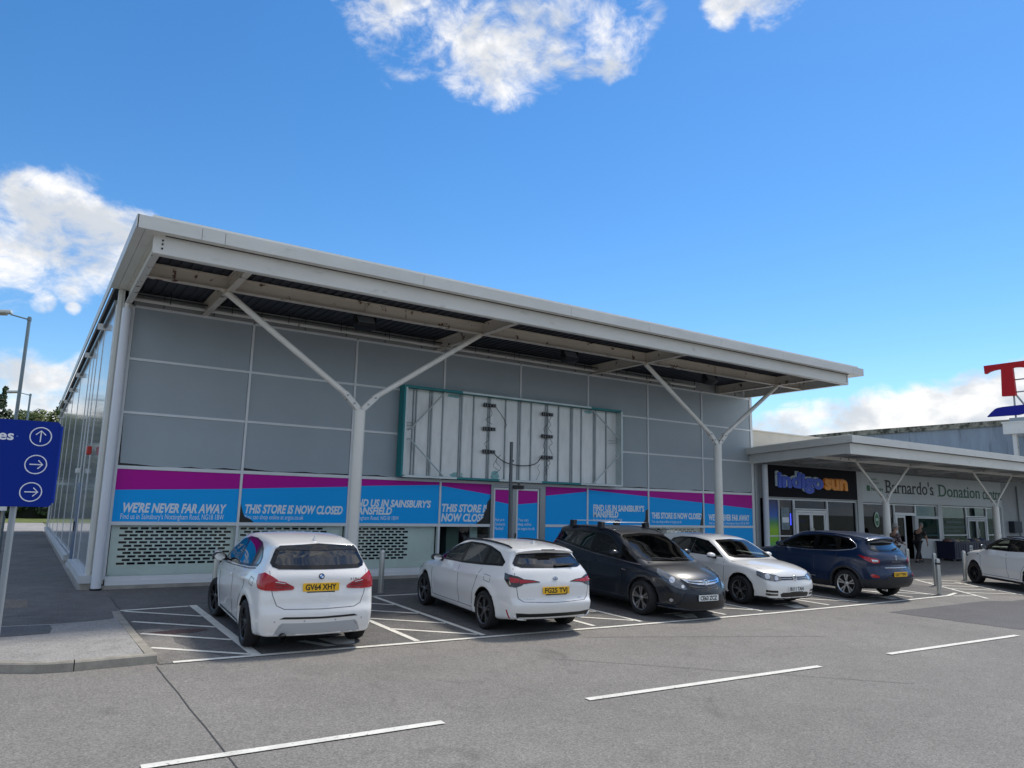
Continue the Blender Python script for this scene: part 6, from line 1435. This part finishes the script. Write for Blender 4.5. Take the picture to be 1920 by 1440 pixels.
# ------------------------------------------------------------------ vegetation
def leafmat(name, col, col2):
    m = mat(name, col, .6, col2=col2, c2lo=.40, c2hi=.62, c2scale=.9); return m
LEAFA = leafmat('leaf_mid_green', (.055,.095,.022), (.10,.15,.035)); LEAFB = leafmat('leaf_dark_green', (.022,.045,.018), (.045,.075,.025)); LEAFC = leafmat('leaf_yellow_green', (.10,.13,.030), (.15,.18,.05))
BARK = mat('bark', (.06,.048,.036), .9, var=.3, vscale=4)
def leaf_cloud(rnd, clumps, n, size):
    vs = []; fs = []
    for _ in range(n):
        cx, cy, cz, rx, rz = rnd.choice(clumps); d = Vector((rnd.gauss(0,1), rnd.gauss(0,1), rnd.gauss(0,1))).normalized(); rr = rnd.uniform(.45, 1.05)**.5
        p = Vector((cx+d.x*rx*rr, cy+d.y*rx*rr, cz+d.z*rz*rr)); a = (d+Vector((rnd.gauss(0,.6), rnd.gauss(0,.6), rnd.gauss(0,.6)))).orthogonal().normalized(); b = a.cross(d+Vector((0,0,.6))).normalized(); s = size*rnd.uniform(.6, 1.4)
        o = len(vs); vs += [p-a*s, p+b*s*.55, p+a*s, p-b*s*.55]; fs.append((o, o+1, o+2, o+3))
    return vs, fs
def tree(x, y, h, w, kind, label, seed, lm):
    rnd = random.Random(seed); t = thing('tree', label, 'tree', (x, y, 0), 'trees beyond the grass'); cl = []
    if kind == 'conifer':
        for k in range(16):
            f = k/15; z = h*(.12+.86*f); r = w*(1-f)**.8*.95+.12
            for j in range(max(1, int(5*(1-f))+1)): a = rnd.uniform(0, 6.28); cl.append((r*.55*math.cos(a), r*.55*math.sin(a), z, r*.55+.1, .35))
    else:
        for k in range(26):
            a = rnd.uniform(0, 6.28); e = rnd.uniform(-.9, 1.25); rr = w*rnd.uniform(.35, .95); cl.append((rr*math.cos(a)*math.cos(e), rr*math.sin(a)*math.cos(e), h*.62+math.sin(e)*h*.33, w*rnd.uniform(.22,.42), h*rnd.uniform(.06,.11)))
    m = MB(); m.tube([(x,y,-.1),(x+.05,y,h*.3),(x-.05,y,h*.6),(x,y,h*.9)], [.22,.17,.10,.02], 8)
    for k in range(7):
        a = rnd.uniform(0, 6.28); z = h*rnd.uniform(.25,.6); m.tube([(x,y,z),(x+math.cos(a)*w*.4,y+math.sin(a)*w*.4,z+h*.12),(x+math.cos(a)*w*.7,y+math.sin(a)*w*.7,z+h*.18)], [.07,.045,.015], 6)
    m.build('trunk', BARK, t)
    vs, fs = leaf_cloud(rnd, cl, 5200 if kind == 'conifer' else 6500, .16); m = MB(); m.add([(v.x+x, v.y+y, v.z) for v in vs], fs); m.build('crown', lm, t)
def vegetation():
    T = [(-3.75,56.5,10.2,2.0,'conifer','tall dark conifer with a pointed top behind the nearer lamp',LEAFB),(-5.6,57,8.9,2.6,'broad','dark rounded tree at the left picture edge',LEAFB),(-2.3,58,8.5,2.2,'broad','mid green tree between the two lamp posts',LEAFA),
         (-.9,57,8.6,2.4,'broad','yellow green bushy tree above the blue sign',LEAFC),(.35,55,9.3,1.5,'conifer','narrow conifer beside the glass wall corner',LEAFA),(1.6,56,7.6,2.3,'broad','low mid green tree partly behind the glass wall',LEAFA),(-8.5,58,9.5,2.6,'broad','dark tree left of the picture edge',LEAFB),(-11.5,57,10,2.8,'broad','large green tree far to the left',LEAFA)]
    for i, (x, y, h, w, k, lb, lm) in enumerate(T): tree(x, y, h*1.06, w, k, lb, 20+i, lm)
    rnd = random.Random(4)
    t = thing('hedge', 'long dark clipped hedge behind the grass verge', 'hedge', (-6, 49, 0)); m = MB(); cl = [(x, 49+rnd.uniform(-.6,.6), rnd.uniform(.4,2.6), .9, .7) for x in np.arange(-18, 6, .45)]
    vs, fs = leaf_cloud(rnd, cl, 9000, .17); m.add(vs, fs); m.build('foliage', LEAFB, t)
    m = MB(); m.box(-18, 6, 48.7, 49.3, 0, 2.4); m.build('stems', mat('hedge_core', (.012,.018,.01), .9), t)
    m = MB(); n = 14
    for j, y in enumerate((43.5, 45, 48.5, 54)):
        for i in range(n): m.v.append((-30+i*3.2, y, (0.01,.10,.16,.2)[j]+rnd.uniform(0,.04)))
    for j in range(3):
        for i in range(n-1): m.f.append((j*n+i, j*n+i+1, (j+1)*n+i+1, (j+1)*n+i)); m.m.append(0)
    tag(m.build('grass_verge', mat('grass', (.13,.16,.04), .9, var=.3, vscale=1.5, bump=.5, bscale=30)), kind='structure')
    m = MB(); rnd = random.Random(9); vs = []; fs = []  # tree belt behind the camera, added for dark reflections in the shop glass
    for k in range(34):
        x = -75+k*4.6+rnd.uniform(-1.5,1.5); y = -66+rnd.uniform(-4,4); h = rnd.uniform(7, 12); w = rnd.uniform(2.6, 3.8); cl = []
        for q in range(12): a = rnd.uniform(0, 6.28); e = rnd.uniform(-1, 1.2); cl.append((x+w*.7*math.cos(a)*math.cos(e), y+w*.7*math.sin(a)*math.cos(e), h*.5+math.sin(e)*h*.36-.4, w*.45, h*.14))
        a, b = leaf_cloud(rnd, cl, 520, .42); m.add(a, b)
    tag(m.build('unseen_tree_belt', LEAFB), kind='stuff')
vegetation()

# ------------------------------------------------------------------ wheeled crates outside the donation shop
def crates():
    NAVY = mat('crate_navy', srgb(24,30,56), .5, var=.08); PAPER = mat('paper', srgb(205,208,206), .7)
    rb = random.Random(11)
    for i, (x0, x1, y, lb, paper) in enumerate(((32.95, 34.1, -1.15, 'dark blue wheeled donation crate nearest the open door', 0), (34.15, 35.35, -1.05, 'dark blue wheeled donation crate with a white notice', 1), (35.55, 37.1, -.95, 'dark blue wheeled donation crate half hidden by the far white car', 0))):
        z = gz(y); t = thing('donation_crate', lb, 'crate', ((x0+x1)/2, y, z), 'wheeled crates outside the donation shop')
        m = MB(); d = .78; h = .72; w = .035; zb = z+.12
        m.box(x0, x1, y-d/2, y-d/2+w, zb, zb+h); m.box(x0, x1, y+d/2-w, y+d/2, zb, zb+h); m.box(x0, x0+w, y-d/2+w, y+d/2-w, zb, zb+h); m.box(x1-w, x1, y-d/2+w, y+d/2-w, zb, zb+h); m.box(x0, x1, y-d/2, y+d/2, zb-.03, zb)
        for x in np.linspace(x0+.15, x1-.15, 5): m.box(x-.02, x+.02, y-d/2-.012, y-d/2, zb+.04, zb+h-.08)
        m.build('tub', NAVY, t)
        m = MB(); m.box(x0-.03, x1+.03, y-d/2-.03, y-d/2+.03, zb+h-.05, zb+h+.01); m.box(x0-.03, x1+.03, y+d/2-.03, y+d/2+.03, zb+h-.05, zb+h+.01); m.box(x0-.03, x0+.03, y-d/2+.03, y+d/2-.03, zb+h-.05, zb+h+.01); m.box(x1-.03, x1+.03, y-d/2+.03, y+d/2-.03, zb+h-.05, zb+h+.01); m.build('rim', NAVY, t)
        for x in (x0+.1, x1-.1):
            for yy in (y-d/2+.1, y+d/2-.1): m = MB(); m.tube([(x-.02,yy,z+.05),(x+.02,yy,z+.05)], .05, 12); m.build('castor', ALUGREY, t)
        if paper:
            m = MB(); m.box(x0+.32, x0+.60, y-d/2-.018, y-d/2-.0125, zb+.18, zb+.56); p = m.build('notice', PAPER, t); m = MB(); m.box(x0+.36, x0+.56, y-d/2-.020, y-d/2-.0185, zb+.28, zb+.34); m.box(x0+.36, x0+.52, y-d/2-.020, y-d/2-.0185, zb+.40, zb+.46); m.build('notice_print', mat('print_grey', srgb(110,112,116), .6), p)
        for k in range(3):
            c = rb.choice(((90,110,86),(150,140,120),(70,80,110),(120,90,80))); bx = x0+.2+k*(x1-x0-.4)/2.5
            m = MB(); m.ball((bx, y, zb+h-.02), .20, .22, .10+.05*rb.random(), 10, 7); m.v = [(a+rb.uniform(-.03,.03), b+rb.uniform(-.03,.03), c_+rb.uniform(-.025,.025)) for a, b, c_ in m.v]
            b = m.build('donation_bag', mat('bag_%d_%d' % (i, k), srgb(*c), .7), None, smooth=60); tag(b, ('%s bag of donations lying in the %s crate' % (('green grey','stone coloured','slate blue')[k], ('crate by the open door','crate with the white notice','crate behind the far car')[i].replace('crate ',''))), 'bag', 'bags in the donation crates')
crates()

# ------------------------------------------------------------------ people
SKIN = mat('skin', (.42,.24,.17), .55); HAIRG = mat('hair_grey', (.20,.19,.18), .8); HAIRD = mat('hair_dark', (.03,.025,.02), .8)
def skin_mesh(name, pts, edges, rad, m, parent, level=2):
    me = bpy.data.meshes.new(name); me.from_pydata([Vector(p) for p in pts], edges, []); o = bpy.data.objects.new(name, me); COL.objects.link(o)
    md = o.modifiers.new('s', 'SKIN'); md.use_smooth_shade = True; sd = o.modifiers.new('d', 'SUBSURF'); sd.levels = level; sd.render_levels = level
    for i, r in enumerate(rad): me.skin_vertices[0].data[i].radius = (r, r) if not isinstance(r, tuple) else r
    me.skin_vertices[0].data[0].use_root = True
    out = bpy.data.meshes.new_from_object(o.evaluated_get(bpy.context.evaluated_depsgraph_get())); bpy.data.objects.remove(o)
    out.materials.clear(); out.materials.append(m); out.polygons.foreach_set('use_smooth', [True]*len(out.polygons)); out.polygons.foreach_set('material_index', [0]*len(out.polygons))
    out.name = name; return link(name, out, parent)
def person(label, x, y, heading, pose, shirt, trousers, hair, hat=None, k=1.):
    """heading clockwise from +Y; local frame: f forward, l left."""
    z0 = gz(y); t = thing('person', label, 'person', (x, y, z0)); a = R(heading); f = Vector((math.sin(a), math.cos(a), 0)); l = Vector((-f.y, f.x, 0))
    P = lambda u, v, w: Vector((x, y, z0))+(f*u+l*v+Vector((0,0,w)))*k
    ln = pose.get('lean', .0); st = pose.get('stride', .0)
    hip, chest, neck, head = (0, .93), (ln*.5, 1.25), (ln, 1.44), (ln*1.35+.02, 1.60)
    sk = lambda n, pts, ed, rad, m: skin_mesh(n, [P(*p) for p in pts], ed, [((r[0]*k, r[1]*k) if isinstance(r, tuple) else r*k) for r in rad], m, t)
    # body: continuous skin figure, clothes over it
    aL = pose.get('armL', [(ln*.9,.20,1.36),(ln+.02,.26,1.10),(ln+.12,.25,.88)]); aR = pose.get('armR', [(ln*.9,-.20,1.36),(ln-.04,-.26,1.10),(ln+.02,-.25,.86)])
    body = sk('body', [(0,0,.95),(ln*.4,0,1.15),(ln*.8,0,1.34),(ln,0,1.45),(ln*1.2+.01,0,1.53)]+[(u,v,w) for u,v,w in aL]+[(u,v,w) for u,v,w in aR]+[(0,.09,.90),(st*.5+.04,.10,.50),(st,.10,.09),(st+.14,.11,.05),(0,-.09,.90),(-st*.5+.05,-.10,.50),(-st,-.10,.10),(-st+.13,-.11,.05)],
        [(0,1),(1,2),(2,3),(3,4),(2,5),(5,6),(6,7),(2,8),(8,9),(9,10),(0,11),(11,12),(12,13),(13,14),(0,15),(15,16),(16,17),(17,18)],
        [(.13,.10),(.13,.10),(.15,.10),.055,.05,.06,.042,.03,.06,.042,.03,.085,.058,.042,.035,.085,.058,.042,.035], SKIN)
    sk('trousers', [(0,0,.97),(0,.09,.88),(st*.5+.04,.10,.50),(st,.10,.11),(0,-.09,.88),(-st*.5+.05,-.10,.50),(-st,-.10,.12)], [(0,1),(1,2),(2,3),(0,4),(4,5),(5,6)], [(.155,.125),.105,.082,.068,.105,.082,.068], trousers)
    n = 1 if pose.get('short') else 2
    vp = [(-.01,0,.84),(ln*.4,0,1.12),(ln*.8,0,1.35),(ln*.95,0,1.43)]; ed = [(0,1),(1,2),(2,3)]; rad = [(.165,.13),(.16,.125),(.17,.115),.075]
    for arm in (aL, aR):
        o = len(vp); el = [arm[0], tuple(np.array(arm[0])*.3+np.array(arm[1])*.7)] if n == 1 else [arm[0], arm[1], tuple(np.array(arm[1])*.2+np.array(arm[2])*.8)]
        vp += el; ed.append((2, o)); ed += [(o+i, o+i+1) for i in range(len(el)-1)]; rad += [.078, .066, .05][:len(el)]
    sk('shirt', vp, ed, rad, shirt)
    for s_, sx in ((st,.10),(-st,-.10)):
        m = MB(); M_ = Matrix.Translation(P(s_+.06, sx*1.05, .045)) @ Matrix.Rotation(-a, 4, 'Z'); m.rbox(-.05*k, .05*k, -.13*k, .15*k, -.045*k, .05*k, .03*k, 0, M_); m.build('shoe', mat('shoe_black', (.015,.015,.016), .6), t, smooth=60)
    # head with face, ears and hair
    c = P(head[0]+.01, 0, head[1]+.01); M_ = Matrix.Translation(c) @ Matrix.Rotation(-a, 4, 'Z') @ Matrix.Rotation(R(-pose.get('nod', 0)), 4, 'X') @ Matrix.Scale(k, 4)
    m = MB(); m.ball((0,0,0), .075, .095, .115, 18, 12); m.v = [(vx*(1-.22*max(0,-vz/.115)), vy+(.012 if vz < -.03 and vy > 0 else 0), vz) for vx, vy, vz in m.v]; m.ball((0,.10,-.015), .014, .022, .022, 8, 6); m.ball((.076,0,-.01), .012, .02, .03, 8, 6); m.ball((-.076,0,-.01), .012, .02, .03, 8, 6)
    m.v = [tuple(M_ @ Vector(v)) for v in m.v]; hd = m.build('head', SKIN, t, smooth=60)
    m = MB()
    for sx in (-1, 1): m.ball((sx*.03,.083,.012), .011, .008, .007, 8, 6)
    m.box(-.024, .024, .086, .096, -.058, -.052); m.v = [tuple(M_ @ Vector(v)) for v in m.v]; m.build('eyes_and_mouth', mat('face_dark', (.05,.03,.025), .5), hd)
    m = MB(); m.ball((0,-.016,.028), .083, .098, .105, 18, 10); m.v = [tuple(M_ @ Vector((vx, min(vy, .055), max(vz, -.03 if vy < 0 else .045)))) for vx, vy, vz in m.v]; m.build('hair', hair, hd, smooth=60)
    if hat:
        m = MB(); m.lathe([(.001,.19),(.075,.185),(.088,.165),(.094,.075),(.16,.062),(.165,.055),(.09,.062)], 24, M_); m.build('hat', hat, hd, smooth=45)
    # hands: palm, four unequal bent fingers and a thumb
    for arm, sg in ((aL, 1), (aR, -1)):
        w = np.array(arm[2]); e = np.array(arm[1]); d = (w-e)/np.linalg.norm(w-e); fw = np.array([.6,0,-.2]); 
        base = w+d*.03; pts = [tuple(w), tuple(w+d*.045), tuple(w+d*.085)]; ed = [(0,1),(1,2)]; rad = [.026,.034,.032]
        for i, (q, L_) in enumerate(((-.027,.062),(-.009,.072),(.009,.068),(.027,.052))):
            side = np.array([1.,0,0])*q; r0 = w+d*.088+side; o = len(pts); bend = np.array([0,-sg*.55,-.1])
            pts += [tuple(r0), tuple(r0+d*L_*.55+bend*.012), tuple(r0+d*L_*.9+bend*.045)]; ed += [(2,o),(o,o+1),(o+1,o+2)]; rad += [.0095,.0088,.0075]
        o = len(pts); pts += [tuple(w+d*.035+np.array([.036,-sg*.012,0])), tuple(w+d*.068+np.array([.050,-sg*.02,0])), tuple(w+d*.092+np.array([.050,-sg*.024,0]))]; ed += [(1,o),(o,o+1),(o+1,o+2)]; rad += [.012,.010,.008]
        sk('hand', pts, ed, rad, SKIN)
def people():
    check = mat('check_shirt', (.05,.03,.035), .8, col2=(.30,.24,.24), c2lo=.52, c2hi=.56, c2scale=26)
    person('person in a grey brimmed hat and dark checked shirt standing behind the navy car', 25.45, -3.0, 118, dict(lean=.03, armL=[(.03,.2,1.36),(.08,.25,1.12),(.30,.16,1.06)], armR=[(.03,-.2,1.36),(.06,-.26,1.10),(.28,-.15,1.02)]), check, mat('trousers_dark', (.02,.022,.03), .8), HAIRG, mat('hat_grey', (.30,.30,.29), .8), .95)
    person('person in dark clothes bending forward and walking out of the open doorway', 30.42, -1.25, 95, dict(lean=.22, stride=.30, nod=20, short=1, armL=[(.2,.2,1.33),(.16,.25,1.08),(.30,.23,.86)], armR=[(.2,-.2,1.33),(.26,-.25,1.08),(.36,-.22,.84)]), mat('shirt_black', (.014,.014,.017), .8), mat('trousers_black', (.012,.013,.017), .8), HAIRG, None, .96)
people()
